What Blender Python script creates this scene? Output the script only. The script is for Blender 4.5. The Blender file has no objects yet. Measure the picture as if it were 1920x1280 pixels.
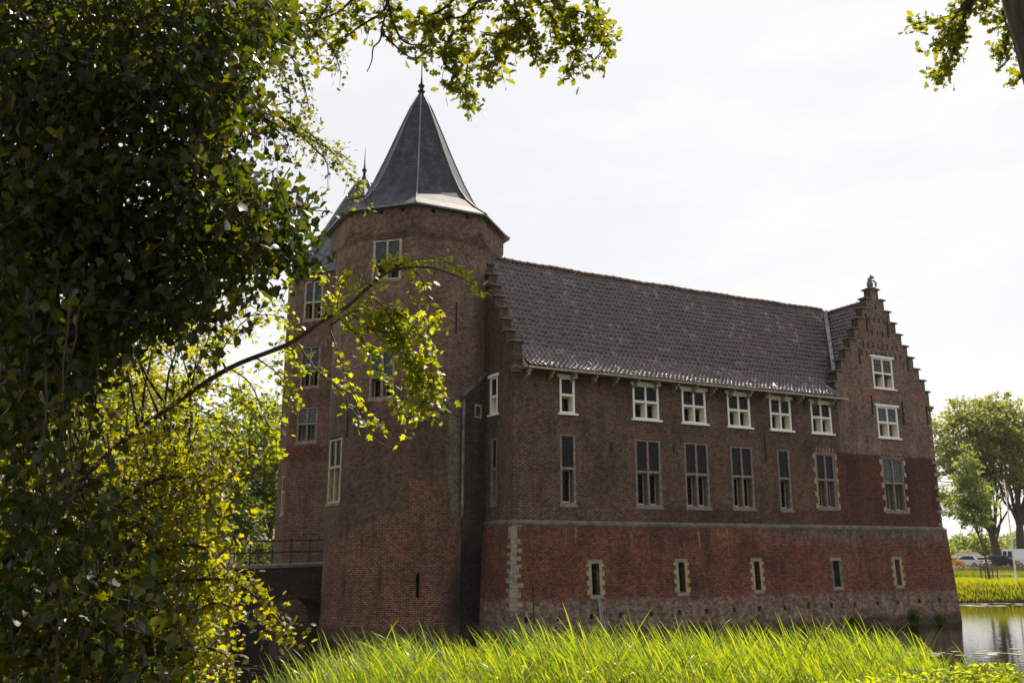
import bpy, math, random
import numpy as np
from mathutils import Vector, Matrix
random.seed(7); RNG = np.random.default_rng(7)
C = bpy.context.scene.collection
S = bpy.context.scene
R = math.radians
# ------------------------------------------------------------------ camera, sky, sun, exposure
EYE = 3.5; FOC = 1700.0; PITCH = math.atan(393/1700.0)
cd = bpy.data.cameras.new('camera'); cam = bpy.data.objects.new('camera', cd); C.objects.link(cam)
cam.location = (0, 0, EYE); cam.rotation_euler = (math.pi/2 + PITCH, 0, 0)
cd.sensor_width = 36; cd.lens = 36*FOC/1920; cd.clip_end = 5000; cd.clip_start = 0.1
S.camera = cam
SUN_AZ, SUN_EL = R(19), R(54)       # azimuth clockwise from +Y
w = bpy.data.worlds.new('World'); S.world = w; w.use_nodes = True
nt = w.node_tree; nt.nodes.clear(); L = nt.links.new
out = nt.nodes.new('ShaderNodeOutputWorld'); bg = nt.nodes.new('ShaderNodeBackground'); bg.inputs[1].default_value = 0.1
sky = nt.nodes.new('ShaderNodeTexSky'); sky.sky_type = 'NISHITA'; sky.sun_disc = False
sky.sun_elevation = SUN_EL; sky.sun_rotation = SUN_AZ; sky.dust_density = 3.0; sky.air_density = 1.0
tc = nt.nodes.new('ShaderNodeTexCoord'); mp = nt.nodes.new('ShaderNodeMapping'); mp.inputs['Scale'].default_value = (1.2, 1.2, 4.0)
nz = nt.nodes.new('ShaderNodeTexNoise'); nz.inputs['Scale'].default_value = 2.2; nz.inputs['Detail'].default_value = 7; nz.inputs['Roughness'].default_value = .62
cr = nt.nodes.new('ShaderNodeValToRGB'); cr.color_ramp.elements[0].position = .42; cr.color_ramp.elements[1].position = .60
cr.color_ramp.elements[0].color = (0, 0, 0, 1); cr.color_ramp.elements[1].color = (1, 1, 1, 1)
veil = nt.nodes.new('ShaderNodeMix'); veil.data_type = 'RGBA'
veil.inputs['A'].default_value = (4.34, 4.38, 4.46, 1); veil.inputs['B'].default_value = (4.85, 4.81, 4.76, 1)   # thin veil / cloud
mx = nt.nodes.new('ShaderNodeMix'); mx.data_type = 'RGBA'; mx.inputs[0].default_value = .93
L(tc.outputs['Generated'], mp.inputs[0]); L(mp.outputs[0], nz.inputs[0]); L(nz.outputs[0], cr.inputs[0]); L(cr.outputs[0], veil.inputs[0])
# the hazy veil is brightest towards the sun and much dimmer in the half of the sky away from it
dp = nt.nodes.new('ShaderNodeVectorMath'); dp.operation = 'DOT_PRODUCT'; L(tc.outputs['Generated'], dp.inputs[0]); dp.inputs[1].default_value = (math.sin(SUN_AZ)*.93, math.cos(SUN_AZ)*.93, .36)
fr = nt.nodes.new('ShaderNodeMapRange'); fr.interpolation_type = 'SMOOTHSTEP'; fr.inputs[1].default_value = -.35; fr.inputs[2].default_value = .72; fr.inputs[3].default_value = .88; fr.inputs[4].default_value = 1.0; L(dp.outputs['Value'], fr.inputs[0])
warm = nt.nodes.new('ShaderNodeMix'); warm.data_type = 'RGBA'; L(fr.outputs[0], warm.inputs[0]); warm.inputs['A'].default_value = (5.1, 4.4, 3.65, 1); L(veil.outputs['Result'], warm.inputs['B'])
# and whitens towards the horizon
sx = nt.nodes.new('ShaderNodeSeparateXYZ'); L(tc.outputs['Generated'], sx.inputs[0])
hz = nt.nodes.new('ShaderNodeMapRange'); hz.interpolation_type = 'SMOOTHSTEP'; hz.inputs[1].default_value = 0.0; hz.inputs[2].default_value = .34; hz.inputs[3].default_value = .9; hz.inputs[4].default_value = 0.0; L(sx.outputs[2], hz.inputs[0])
hw = nt.nodes.new('ShaderNodeMix'); hw.data_type = 'RGBA'; L(hz.outputs[0], hw.inputs[0]); L(warm.outputs['Result'], hw.inputs['A']); hw.inputs['B'].default_value = (5.6, 5.45, 5.25, 1)
vm = nt.nodes.new('ShaderNodeVectorMath'); vm.operation = 'SCALE'; L(hw.outputs['Result'], vm.inputs[0]); L(fr.outputs[0], vm.inputs['Scale'])
L(sky.outputs[0], mx.inputs['A']); L(vm.outputs[0], mx.inputs['B']); L(mx.outputs['Result'], bg.inputs[0]); L(bg.outputs[0], out.inputs[0])
sd = bpy.data.lights.new('sun', 'SUN'); sun = bpy.data.objects.new('sun', sd); C.objects.link(sun)
sd.energy = 4.5; sd.angle = R(.6); sd.color = (1, .90, .76)
sdir = Vector((math.sin(SUN_AZ)*math.cos(SUN_EL), math.cos(SUN_AZ)*math.cos(SUN_EL), math.sin(SUN_EL)))
sun.rotation_euler = sdir.to_track_quat('Z', 'Y').to_euler(); sun.location = (0, 0, 60)
S.view_settings.view_transform = 'Standard'; S.view_settings.look = 'None'; S.view_settings.exposure = 1.0; S.view_settings.gamma = 1
S.render.engine = 'CYCLES'
S.cycles.max_bounces = 8; S.cycles.transparent_max_bounces = 8

# ------------------------------------------------------------------ helpers
cP, sP = math.cos(PITCH), math.sin(PITCH)
def at(x, y, Y):
    """point of the place seen at photo pixel x, y at the distance Y ahead of the camera"""
    a = (x-960)/FOC; b = -(y-640)/FOC
    k = Y/(cP - sP*b)
    return np.array([a*k, Y, EYE + (sP + cP*b)*k])
def thing(name, label, cat, loc=(0, 0, 0), rotz=0, group=None):
    o = bpy.data.objects.new(name, None); C.objects.link(o); o.location = loc; o.rotation_euler = (0, 0, rotz)
    o.empty_display_size = .3
    o['label'] = label; o['category'] = cat
    if group: o['group'] = group
    return o
def link(name, me, mats, parent=None, smooth=False, label=None, kind=None):
    o = bpy.data.objects.new(name, me); C.objects.link(o)
    for m in (mats if isinstance(mats, (list, tuple)) else [mats]): me.materials.append(m)
    if parent: o.parent = parent
    if smooth: me.shade_smooth()
    if label: o['label'] = label
    if kind: o['kind'] = kind
    return o
def copy_tree(o, parent=None):
    c = o.copy(); C.objects.link(c)
    if parent: c.parent = parent
    for ch in [q for q in o.children]: copy_tree(ch, c)
    return c
class MB:
    def __init__(s): s.v = []; s.f = []; s.uv = []; s.mi = []
    def quad(s, pts, uvs=None, m=0):
        i = len(s.v); s.v += [tuple(p) for p in pts]; s.f.append(tuple(range(i, i+len(pts)))); s.mi.append(m)
        s.uv += list(uvs) if uvs is not None else [(p[0]+p[1], p[2]) for p in pts]
    def box(s, lo, hi, m=0):
        x0, y0, z0 = lo; x1, y1, z1 = hi
        s.obox((x0, y0, z0), (x1-x0, 0, 0), (0, y1-y0, 0), (0, 0, z1-z0), m)
    def obox(s, o, a, b, c, m=0):
        o, a, b, c = (np.array(q, float) for q in (o, a, b, c))
        la, lb, lc = (np.linalg.norm(q) for q in (a, b, c))
        def F(p, q, r, lq, lr):
            s.quad([p, p+q, p+q+r, p+r], [(0, 0), (lq, 0), (lq, lr), (0, lr)], m)
        if np.dot(np.cross(a, b), c) < 0: a, b, la, lb = b, a, lb, la
        F(o, b, a, lb, la); F(o+c, a, b, la, lb); F(o, a, c, la, lc); F(o+b, c, a, lc, la); F(o, c, b, lc, lb); F(o+a, b, c, lb, lc)
    def tube(s, path, radii, n=6, m=0, cap=True):
        path = [np.array(p, float) for p in path]; base = len(s.v); k = len(path)
        if not hasattr(radii, '__len__'): radii = [radii]*k
        nrm = None
        for i, p in enumerate(path):
            d = path[min(i+1, k-1)] - path[max(i-1, 0)]; d = d/(np.linalg.norm(d)+1e-9)
            if nrm is None:
                h = np.array([0, 0, 1.]) if abs(d[2]) < .9 else np.array([1., 0, 0]); nrm = np.cross(d, h)
            nrm = nrm - d*np.dot(nrm, d); nrm /= np.linalg.norm(nrm)+1e-9; bn = np.cross(d, nrm)
            for j in range(n):
                t = 2*math.pi*j/n; s.v.append(tuple(p + radii[i]*(math.cos(t)*nrm + math.sin(t)*bn)))
        ln = 0
        for i in range(k-1):
            l2 = ln + np.linalg.norm(path[i+1]-path[i])
            for j in range(n):
                a = base+i*n+j; b = base+i*n+(j+1) % n
                s.f.append((a, b, b+n, a+n)); s.mi.append(m)
                cc = 2*math.pi*radii[i]/n
                s.uv += [(j*cc, ln), ((j+1)*cc, ln), ((j+1)*cc, l2), (j*cc, l2)]
            ln = l2
        if cap:
            for st, rev in ((base, True), (base+(k-1)*n, False)):
                idx = list(range(st, st+n)); idx = idx[::-1] if rev else idx
                s.f.append(tuple(idx)); s.mi.append(m); s.uv += [(0, 0)]*n
    def lathe(s, prof, c=(0, 0, 0), n=16, m=0):
        base = len(s.v); k = len(prof)
        for r, z in prof:
            for j in range(n):
                t = 2*math.pi*j/n; s.v.append((c[0]+r*math.cos(t), c[1]+r*math.sin(t), c[2]+z))
        for i in range(k-1):
            for j in range(n):
                a = base+i*n+j; b = base+i*n+(j+1) % n
                s.f.append((a, b, b+n, a+n)); s.mi.append(m); s.uv += [(j/n, prof[i][1]), ((j+1)/n, prof[i][1]), ((j+1)/n, prof[i+1][1]), (j/n, prof[i+1][1])]
    def ball(s, c, r, n=8, m=0):
        rx, ry, rz = r if hasattr(r, '__len__') else (r, r, r)
        base = len(s.v); k = n//2+1
        for i in range(k):
            ph = -math.pi/2 + math.pi*i/(k-1)
            for j in range(n):
                t = 2*math.pi*j/n; s.v.append((c[0]+rx*math.cos(ph)*math.cos(t), c[1]+ry*math.cos(ph)*math.sin(t), c[2]+rz*math.sin(ph)))
        for i in range(k-1):
            for j in range(n):
                a = base+i*n+j; b = base+i*n+(j+1) % n; s.f.append((a, b, b+n, a+n)); s.mi.append(m); s.uv += [(0, 0)]*4
    def build(s, name, mats, parent=None, smooth=False, label=None, kind=None):
        me = bpy.data.meshes.new(name); me.from_pydata(s.v, [], s.f)
        ul = me.uv_layers.new(name='UVMap'); ul.data.foreach_set('uv', np.array(s.uv, 'f').ravel())
        me.polygons.foreach_set('material_index', np.array(s.mi, 'i')); me.update()
        return link(name, me, mats, parent, smooth, label, kind)
def mesh_arrays(name, V, tmpl_faces, nv, count):
    """count copies of a template with nv vertices and faces tmpl_faces; V is (count*nv,3)"""
    sizes = np.array([len(f) for f in tmpl_faces], 'i'); flat = np.concatenate([np.array(f, 'i') for f in tmpl_faces])
    loops = (flat[None, :] + (np.arange(count, dtype='i')*nv)[:, None]).ravel()
    tot = np.tile(sizes, count); starts = np.concatenate([[0], np.cumsum(tot)[:-1]]).astype('i')
    me = bpy.data.meshes.new(name); me.vertices.add(len(V)); me.vertices.foreach_set('co', V.astype('f').ravel())
    me.loops.add(len(loops)); me.loops.foreach_set('vertex_index', loops.astype('i'))
    me.polygons.add(len(tot)); me.polygons.foreach_set('loop_start', starts); me.polygons.foreach_set('loop_total', tot.astype('i'))
    me.update(calc_edges=True); return me

# ------------------------------------------------------------------ materials
def new_mat(name):
    m = bpy.data.materials.new(name); m.use_nodes = True; n = m.node_tree; n.nodes.clear()
    o = n.nodes.new('ShaderNodeOutputMaterial'); b = n.nodes.new('ShaderNodeBsdfPrincipled'); n.links.new(b.outputs[0], o.inputs[0])
    return m, n, b
class G:
    """tiny node-expression helper"""
    def __init__(s, nt): s.nt = nt
    def n(s, t, **k):
        q = s.nt.nodes.new(t)
        for a, v in k.items(): setattr(q, a, v)
        return q
    def put(s, sock, v):
        if hasattr(v, 'is_output') or isinstance(v, bpy.types.NodeSocket): s.nt.links.new(v, sock)
        else: sock.default_value = v
    def math(s, op, a, b=0.0, c=0.0):
        q = s.n('ShaderNodeMath', operation=op); s.put(q.inputs[0], a); s.put(q.inputs[1], b); s.put(q.inputs[2], c); return q.outputs[0]
    def mix(s, f, a, b):
        q = s.n('ShaderNodeMix', data_type='RGBA'); s.put(q.inputs[0], f)
        s.put(q.inputs['A'], a if not isinstance(a, tuple) else (*a, 1)); s.put(q.inputs['B'], b if not isinstance(b, tuple) else (*b, 1)); return q.outputs['Result']
    def mul(s, a, b):
        q = s.n('ShaderNodeMix', data_type='RGBA', blend_type='MULTIPLY'); q.inputs[0].default_value = 1
        s.put(q.inputs['A'], a if not isinstance(a, tuple) else (*a, 1)); s.put(q.inputs['B'], b if not isinstance(b, tuple) else (*b, 1)); return q.outputs['Result']
    def step(s, x, a, b):
        q = s.n('ShaderNodeMapRange'); q.clamp = True; q.interpolation_type = 'SMOOTHSTEP'; s.put(q.inputs[0], x)
        q.inputs[1].default_value = a; q.inputs[2].default_value = b; return q.outputs[0]
    def noise(s, vec, scale, detail=4, rough=.55):
        q = s.n('ShaderNodeTexNoise'); s.put(q.inputs['Vector'], vec); q.inputs['Scale'].default_value = scale; q.inputs['Detail'].default_value = detail; q.inputs['Roughness'].default_value = rough; return q.outputs[0]
    def map(s, vec, sc):
        q = s.n('ShaderNodeMapping'); s.put(q.inputs[0], vec); q.inputs['Scale'].default_value = sc; return q.outputs[0]
    def ramp(s, x, stops):
        q = s.n('ShaderNodeValToRGB'); s.put(q.inputs[0], x); e = q.color_ramp.elements
        while len(e) < len(stops): e.new(.5)
        for i, (p, c) in enumerate(stops): e[i].position = p; e[i].color = (*c, 1) if len(c) == 3 else c
        return q.outputs[0]
    def bump(s, h, strength=.3, dist=.02):
        q = s.n('ShaderNodeBump'); s.put(q.inputs['Height'], h); q.inputs['Strength'].default_value = strength; q.inputs['Distance'].default_value = dist; return q.outputs[0]
def simple(name, col, rough=.6, metal=0., var=.15, scale=6., spec=.5, bump=0., col2=None):
    m, nt, b = new_mat(name); g = G(nt); tc = g.n('ShaderNodeTexCoord')
    n = g.noise(tc.outputs['Object'], scale, 5)
    c2 = col2 or tuple(c*(1-var*2) for c in col); c1 = tuple(min(1, c*(1+var)) for c in col)
    nt.links.new(g.ramp(n, [(.3, c2), (.7, c1)]), b.inputs['Base Color'])
    b.inputs['Roughness'].default_value = rough; b.inputs['Metallic'].default_value = metal; b.inputs['Specular IOR Level'].default_value = spec
    if bump: nt.links.new(g.bump(g.noise(tc.outputs['Object'], scale*4, 6), bump, .02), b.inputs['Normal'])
    return m
def brick(g, uv, c1, c2, mortar, bw=.235, rh=.082, ms=.013):
    q = g.n('ShaderNodeTexBrick'); g.put(q.inputs['Vector'], uv); q.inputs['Scale'].default_value = 1
    q.inputs['Brick Width'].default_value = bw; q.inputs['Row Height'].default_value = rh; q.inputs['Mortar Size'].default_value = ms; q.inputs['Mortar Smooth'].default_value = .3
    q.inputs['Color1'].default_value = (*c1, 1); q.inputs['Color2'].default_value = (*c2, 1); q.inputs['Mortar'].default_value = (*mortar, 1); q.inputs['Bias'].default_value = -.1
    return q
def brick_mat(name, fn):
    """fn(g, uv, u, z, edge) -> colour socket; edge is a large wobble to break up borders"""
    m, nt, b = new_mat(name); g = G(nt); tc = g.n('ShaderNodeUVMap'); uv0 = tc.outputs[0]
    # hand-made courses are not ruler straight
    wob = g.n('ShaderNodeTexNoise'); g.put(wob.inputs['Vector'], uv0); wob.inputs['Scale'].default_value = 1.3
    vm = g.n('ShaderNodeVectorMath', operation='MULTIPLY_ADD'); g.put(vm.inputs[0], wob.outputs['Color']); vm.inputs[1].default_value = (.05, .05, 0); g.put(vm.inputs[2], uv0); uv = vm.outputs[0]
    sp = g.n('ShaderNodeSeparateXYZ'); g.put(sp.inputs[0], uv0); u, z = sp.outputs[0], sp.outputs[1]
    edge = g.math('MULTIPLY', g.math('SUBTRACT', g.noise(uv0, 1.1, 6, .7), .5), 1.6)
    col = fn(g, uv, u, z, edge)
    # per-course tint, clumps of dark and pale bricks, soot and weather
    blk = g.n('ShaderNodeTexVoronoi'); g.put(blk.inputs['Vector'], g.map(uv, (7.5, 12.2, 1))); blk.inputs['Scale'].default_value = 1
    col = g.mul(col, g.ramp(blk.outputs['Color'], [(.12, (.62, .60, .58)), (.5, (.98, .97, .96)), (.85, (1.38, 1.32, 1.24))]))
    col = g.mul(col, g.ramp(g.noise(uv0, .55, 7, .65), [(.25, (.55, .56, .58)), (.5, (1, 1, 1)), (.75, (1.3, 1.24, 1.18))]))
    col = g.mul(col, g.ramp(g.noise(g.map(uv0, (1.6, .22, 1)), 1.4, 6, .7), [(.3, (.72, .72, .72)), (.6, (1.08, 1.06, 1.04))]))
    pale_ = g.math('MULTIPLY', g.step(g.noise(uv0, 2.3, 8, .72), .60, .70), g.step(g.noise(g.map(uv0, (1, 1, 1)), .33, 3), .46, .6))
    col = g.mix(g.math('MULTIPLY', pale_, .32), col, (.36, .31, .27))
    rep_ = g.math('MULTIPLY', g.step(g.noise(g.map(uv0, (.8, 1.3, 1)), .7, 5, .6), .60, .63), .5)
    col = g.mix(rep_, col, g.mul(col, (1.25, .80, .62)))
    dmp = g.step(g.noise(g.map(uv0, (1.0, .35, 1)), .55, 6, .6), .56, .68)
    col = g.mix(g.math('MULTIPLY', dmp, .38), col, g.mul(col, (.45, .42, .42)))
    col = g.mul(col, (.56, .52, .51))
    nt.links.new(col, b.inputs['Base Color']); b.inputs['Roughness'].default_value = .9; b.inputs['Specular IOR Level'].default_value = .25
    bb = brick(g, uv, (1, 1, 1), (.8, .8, .8), (0, 0, 0)); h = g.math('ADD', g.n('ShaderNodeRGBToBW').outputs[0], 0)
    bw = h.node.inputs[0].links[0].from_node; g.put(bw.inputs[0], bb.outputs[0])
    h2 = g.math('MULTIPLY_ADD', g.noise(uv0, 30, 4), .5, h)
    nt.links.new(g.bump(h2, .55, .02), b.inputs['Normal'])
    return m
def between(g, x, a, b, s=.08):
    return g.math('MULTIPLY', g.step(x, a-s, a+s), g.math('SUBTRACT', 1.0, g.step(x, b-s, b+s)))
def f_wing(g, uv, u, z, e):
    base = brick(g, uv, (.148, .090, .062), (.085, .054, .040), (.33, .265, .205)).outputs[0]
    pale = brick(g, uv, (.34, .25, .20), (.28, .205, .165), (.34, .28, .23), ms=.010).outputs[0]
    red = brick(g, uv, (.165, .060, .038), (.112, .042, .028), (.17, .105, .075), ms=.011).outputs[0]
    orng = brick(g, uv, (.19, .080, .048), (.125, .055, .036), (.22, .165, .125)).outputs[0]
    patch = brick(g, uv, (.18, .108, .074), (.135, .083, .058), (.25, .20, .15)).outputs[0]
    zj = g.math('MULTIPLY_ADD', e, .12, z); uj = g.math('MULTIPLY_ADD', e, .15, u)
    c = g.mix(g.math('MULTIPLY', between(g, uj, 13.4, 18.3), between(g, zj, 5.4, 8.55)), base, patch)
    c = g.mix(g.math('MULTIPLY', g.step(u, 18.33, 18.42), g.step(zj, 8.24, 8.32)), c, pale)
    c = g.mix(g.math('MULTIPLY', g.step(uj, 18.0, 18.1), g.math('SUBTRACT', 1.0, g.step(zj, 8.24, 8.32))), c, red)
    c = g.mix(g.math('MULTIPLY', between(g, uj, 13.5, 18.1), g.math('SUBTRACT', 1.0, g.step(zj, 5.35, 5.5))), c, orng)
    c = g.mix(g.math('MULTIPLY', g.math('SUBTRACT', 1.0, g.step(g.math('MULTIPLY_ADD', e, .5, z), 4.7, 5.1)), .5), c, orng)
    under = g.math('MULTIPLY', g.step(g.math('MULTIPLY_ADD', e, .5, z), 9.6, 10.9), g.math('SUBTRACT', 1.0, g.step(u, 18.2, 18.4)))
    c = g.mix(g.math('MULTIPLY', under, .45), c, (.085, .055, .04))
    run = g.math('MULTIPLY', g.step(g.noise(g.map(uv, (3.1, .25, 1)), 1.6, 5, .6), .58, .70), g.step(g.noise(uv, .5, 3), .42, .55))
    c = g.mix(g.math('MULTIPLY', run, .45), c, (.07, .055, .045))
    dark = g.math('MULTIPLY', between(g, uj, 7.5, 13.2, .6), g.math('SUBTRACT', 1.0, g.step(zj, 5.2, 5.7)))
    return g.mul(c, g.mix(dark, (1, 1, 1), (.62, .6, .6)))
def f_plinth(g, uv, u, z, e):
    base = brick(g, uv, (.26, .090, .048), (.14, .055, .036), (.30, .215, .16)).outputs[0]
    c = g.mul(base, g.ramp(g.noise(uv, .8, 5), [(.3, (.72, .7, .7)), (.65, (1.15, 1.05, 1))]))
    grey = g.ramp(g.noise(uv, 3.5, 8, .7), [(.33, (.19, .095, .065)), (.46, (.30, .24, .21)), (.7, (.50, .46, .43))])
    low = g.math('SUBTRACT', 1.0, g.step(g.math('MULTIPLY_ADD', e, .55, z), 1.45, 1.75))
    c = g.mix(g.math('MULTIPLY', low, .92), c, g.mul(grey, brick(g, uv, (1, .95, .9), (.75, .7, .68), (1.15, 1.15, 1.1)).outputs[0]))
    top = g.math('MULTIPLY', g.step(g.math('MULTIPLY_ADD', e, .9, z), 3.55, 4.5), g.step(g.math('MULTIPLY_ADD', e, 2.0, u), 12.0, 17.0))
    c = g.mix(g.math('MULTIPLY', top, .82), c, g.mul((.26, .235, .21), brick(g, uv, (1, .95, .9), (.7, .66, .64), (1.3, 1.3, 1.25)).outputs[0]))
    streak = g.math('MULTIPLY', g.step(g.noise(g.map(uv, (2.6, .18, 1)), 1.7, 5, .6), .60, .70), g.step(z, 1.6, 3.4))
    c = g.mix(g.math('MULTIPLY', streak, .6), c, (.50, .47, .43))
    rim = g.step(g.math('MULTIPLY_ADD', e, .3, z), 4.25, 4.5)
    c = g.mix(g.math('MULTIPLY', rim, .4), c, (.13, .115, .09))
    damp = g.math('SUBTRACT', 1.0, g.step(g.math('MULTIPLY_ADD', e, .35, z), .25, .6))
    return g.mix(g.math('MULTIPLY', damp, .75), c, (.055, .052, .038))
def f_tower(g, uv, u, z, e):
    # u runs round the tower in metres (3.75 m radius), 0 at local +u axis
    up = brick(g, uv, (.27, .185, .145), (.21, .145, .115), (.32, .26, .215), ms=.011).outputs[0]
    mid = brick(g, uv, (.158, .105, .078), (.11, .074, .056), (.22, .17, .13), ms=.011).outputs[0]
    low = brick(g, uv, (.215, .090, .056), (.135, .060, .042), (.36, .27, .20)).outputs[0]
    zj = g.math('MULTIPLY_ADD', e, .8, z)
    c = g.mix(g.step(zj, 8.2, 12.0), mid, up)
    slope = g.math('SUBTRACT', zj, g.math('MULTIPLY', g.math('SUBTRACT', u, -9.0), .42))
    c = g.mix(g.math('SUBTRACT', 1.0, g.step(slope, 4.55, 4.7)), c, low)
    c = g.mix(g.math('MULTIPLY', between(g, g.math('MULTIPLY_ADD', e, .2, u), -7.35, -5.5, .06), between(g, z, 4.3, 6.3, .05)), c, low)
    strip = g.math('MULTIPLY', between(g, g.math('MULTIPLY_ADD', e, .12, u), -5.75, -5.1, .18), between(g, zj, 4.6, 10.0, .4))
    c = g.mix(g.math('MULTIPLY', strip, .7), c, (.25, .26, .21))
    wet = g.math('MULTIPLY', g.step(g.noise(g.map(uv, (2.2, .16, 1)), 1.5, 5, .6), .57, .68), g.math('SUBTRACT', 1.0, g.step(zj, 9.0, 13.0)))
    c = g.mix(g.math('MULTIPLY', wet, .55), c, (.06, .045, .036))
    low_dark = g.math('MULTIPLY', g.step(g.math('MULTIPLY_ADD', e, .5, u), -6.4, -5.2), g.math('SUBTRACT', 1.0, g.step(zj, 2.2, 3.6)))  # darkens the brick low on the right side of the tower
    c = g.mix(g.math('MULTIPLY', low_dark, .75), c, (.05, .045, .04))
    damp = g.math('SUBTRACT', 1.0, g.step(g.math('MULTIPLY_ADD', e, .25, z), .35, .75))
    return g.mix(g.math('MULTIPLY', damp, .7), c, (.10, .098, .07))
def f_turret(g, uv, u, z, e):
    up = brick(g, uv, (.25, .155, .12), (.20, .125, .098), (.26, .21, .17), ms=.010).outputs[0]
    low = brick(g, uv, (.195, .10, .082), (.14, .075, .063), (.34, .27, .23)).outputs[0]
    red = brick(g, uv, (.22, .075, .045), (.15, .055, .04), (.2, .14, .11)).outputs[0]
    zj = g.math('MULTIPLY_ADD', e, .25, z)
    c = g.mix(g.math('SUBTRACT', 1.0, g.step(zj, 8.9, 9.05)), up, red)
    return g.mix(g.math('SUBTRACT', 1.0, g.step(zj, 8.0, 8.3)), c, low)
def f_bridge(g, uv, u, z, e):
    return g.mix(g.math('SUBTRACT', 1.0, g.step(g.math('MULTIPLY_ADD', e, .3, z), .2, .5)), brick(g, uv, (.07, .042, .034), (.05, .032, .028), (.075, .06, .05)).outputs[0], (.05, .05, .04))
M = {}
M['wing'] = brick_mat('wing brick', f_wing); M['plinth'] = brick_mat('plinth brick', f_plinth)
M['tower'] = brick_mat('tower brick', f_tower); M['turret'] = brick_mat('turret brick', f_turret); M['bridge'] = brick_mat('bridge brick', f_bridge)
M['vault'] = brick_mat('vault brick', lambda g, uv, u, z, e: brick(g, uv, (.15, .075, .055), (.11, .055, .042), (.16, .12, .1)).outputs[0])
M['reveal_shade'] = simple('shaded reveal stone', (.13, .105, .09), .9)  # darker copy of the window stone, recess shade put into its colour
M['coping'] = simple('coping stone', (.14, .125, .095), .9, var=.3, scale=7, bump=.4)
M['ledge'] = simple('ledge stone', (.135, .122, .10), .9, var=.3, scale=3, bump=.4)
M['quoin'] = simple('pale quoin stone', (.26, .225, .175), .85, var=.22, scale=5, bump=.35)
M['yellow'] = simple('yellow quoin stone', (.36, .28, .15), .85, var=.2, scale=5, bump=.35)
M['greystone'] = simple('window stone', (.225, .18, .155), .85, var=.25, scale=6, bump=.3)
M['beige'] = simple('beige window stone', (.38, .32, .24), .85, var=.2, scale=5, bump=.3)
M['white'] = simple('white frame paint', (.82, .79, .70), .55, var=.08, scale=9)
M['cream'] = simple('cream frame paint', (.42, .32, .16), .6, var=.15, scale=9)
M['sill'] = simple('lead sill', (.62, .62, .62), .5, var=.15, scale=12)
M['creamwood'] = simple('cream eave paint', (.36, .31, .19), .6, var=.2, scale=5)
M['iron'] = simple('black iron', (.018, .016, .015), .65, metal=.3, var=.3, scale=10)
M['hole'] = simple('dark recess', (.012, .01, .009), 1, var=.2)
M['lead'] = simple('lead flashing', (.17, .19, .20), .5, var=.25, scale=4)
M['mossy'] = simple('mossy render', (.15, .16, .13), .95, var=.4, scale=3, bump=.5)
def m_slate(name, c=(.085, .088, .10), moss=False):
    m, nt, b = new_mat(name); g = G(nt); uv = g.n('ShaderNodeUVMap').outputs[0]
    q = brick(g, uv, c, tuple(x*.6 for x in c), tuple(x*.35 for x in c), .30, .22, .014)
    col = g.mul(q.outputs[0], g.ramp(g.noise(g.map(uv, (1.6, .35, 1)), 1.2, 6, .65), [(.3, (.6, .62, .66)), (.5, (1, 1, 1)), (.7, (1.9, 1.85, 1.75))]))
    nt.links.new(col, b.inputs['Base Color']); b.inputs['Roughness'].default_value = .66; b.inputs['Specular IOR Level'].default_value = .13
    bw = g.n('ShaderNodeRGBToBW'); g.put(bw.inputs[0], brick(g, uv, (1, 1, 1), (.7, .7, .7), (0, 0, 0), .28, .17, .008).outputs[0])
    nt.links.new(g.bump(bw.outputs[0], .35, .012), b.inputs['Normal']); return m
M['slate'] = m_slate('tower slate', (.052, .055, .070)); M['slate2'] = m_slate('turret slate', (.105, .112, .135))
def m_tile():
    m, nt, b = new_mat('roof pantile'); g = G(nt); uv = g.n('ShaderNodeUVMap').outputs[0]
    sn = g.n('ShaderNodeVectorMath', operation='FLOOR'); g.put(sn.inputs[0], uv)
    wn = g.n('ShaderNodeTexWhiteNoise', noise_dimensions='2D'); g.put(wn.inputs['Vector'], sn.outputs[0])
    big = g.noise(g.map(uv, (.06, .09, 1)), 1.6, 4)
    v = g.math('MULTIPLY_ADD', g.math('SUBTRACT', big, .5), 1.2, wn.outputs[0])
    c = g.ramp(v, [(.05, (.017, .010, .017)), (.35, (.034, .019, .029)), (.6, (.058, .029, .038)), (.90, (.090, .040, .044)), (.97, (.15, .060, .042)), (1.0, (.15, .125, .165))])
    c = g.mul(c, g.ramp(g.noise(uv, 1.4, 5), [(.3, (.7, .7, .7)), (.7, (1.25, 1.22, 1.2))]))
    nt.links.new(c, b.inputs['Base Color']); 
    g.put(b.inputs['Roughness'], g.math('MULTIPLY_ADD', wn.outputs[0], .16, .40)); b.inputs['Specular IOR Level'].default_value = 1.0; b.inputs['Coat Weight'].default_value = .2; b.inputs['Coat Roughness'].default_value = .33
    nt.links.new(g.bump(g.noise(uv, 5, 4), .15, .03), b.inputs['Normal']); return m
M['tile'] = m_tile()
M['ridge'] = simple('ridge tile', (.14, .085, .06), .8, var=.45, scale=3, bump=.4)
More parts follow.
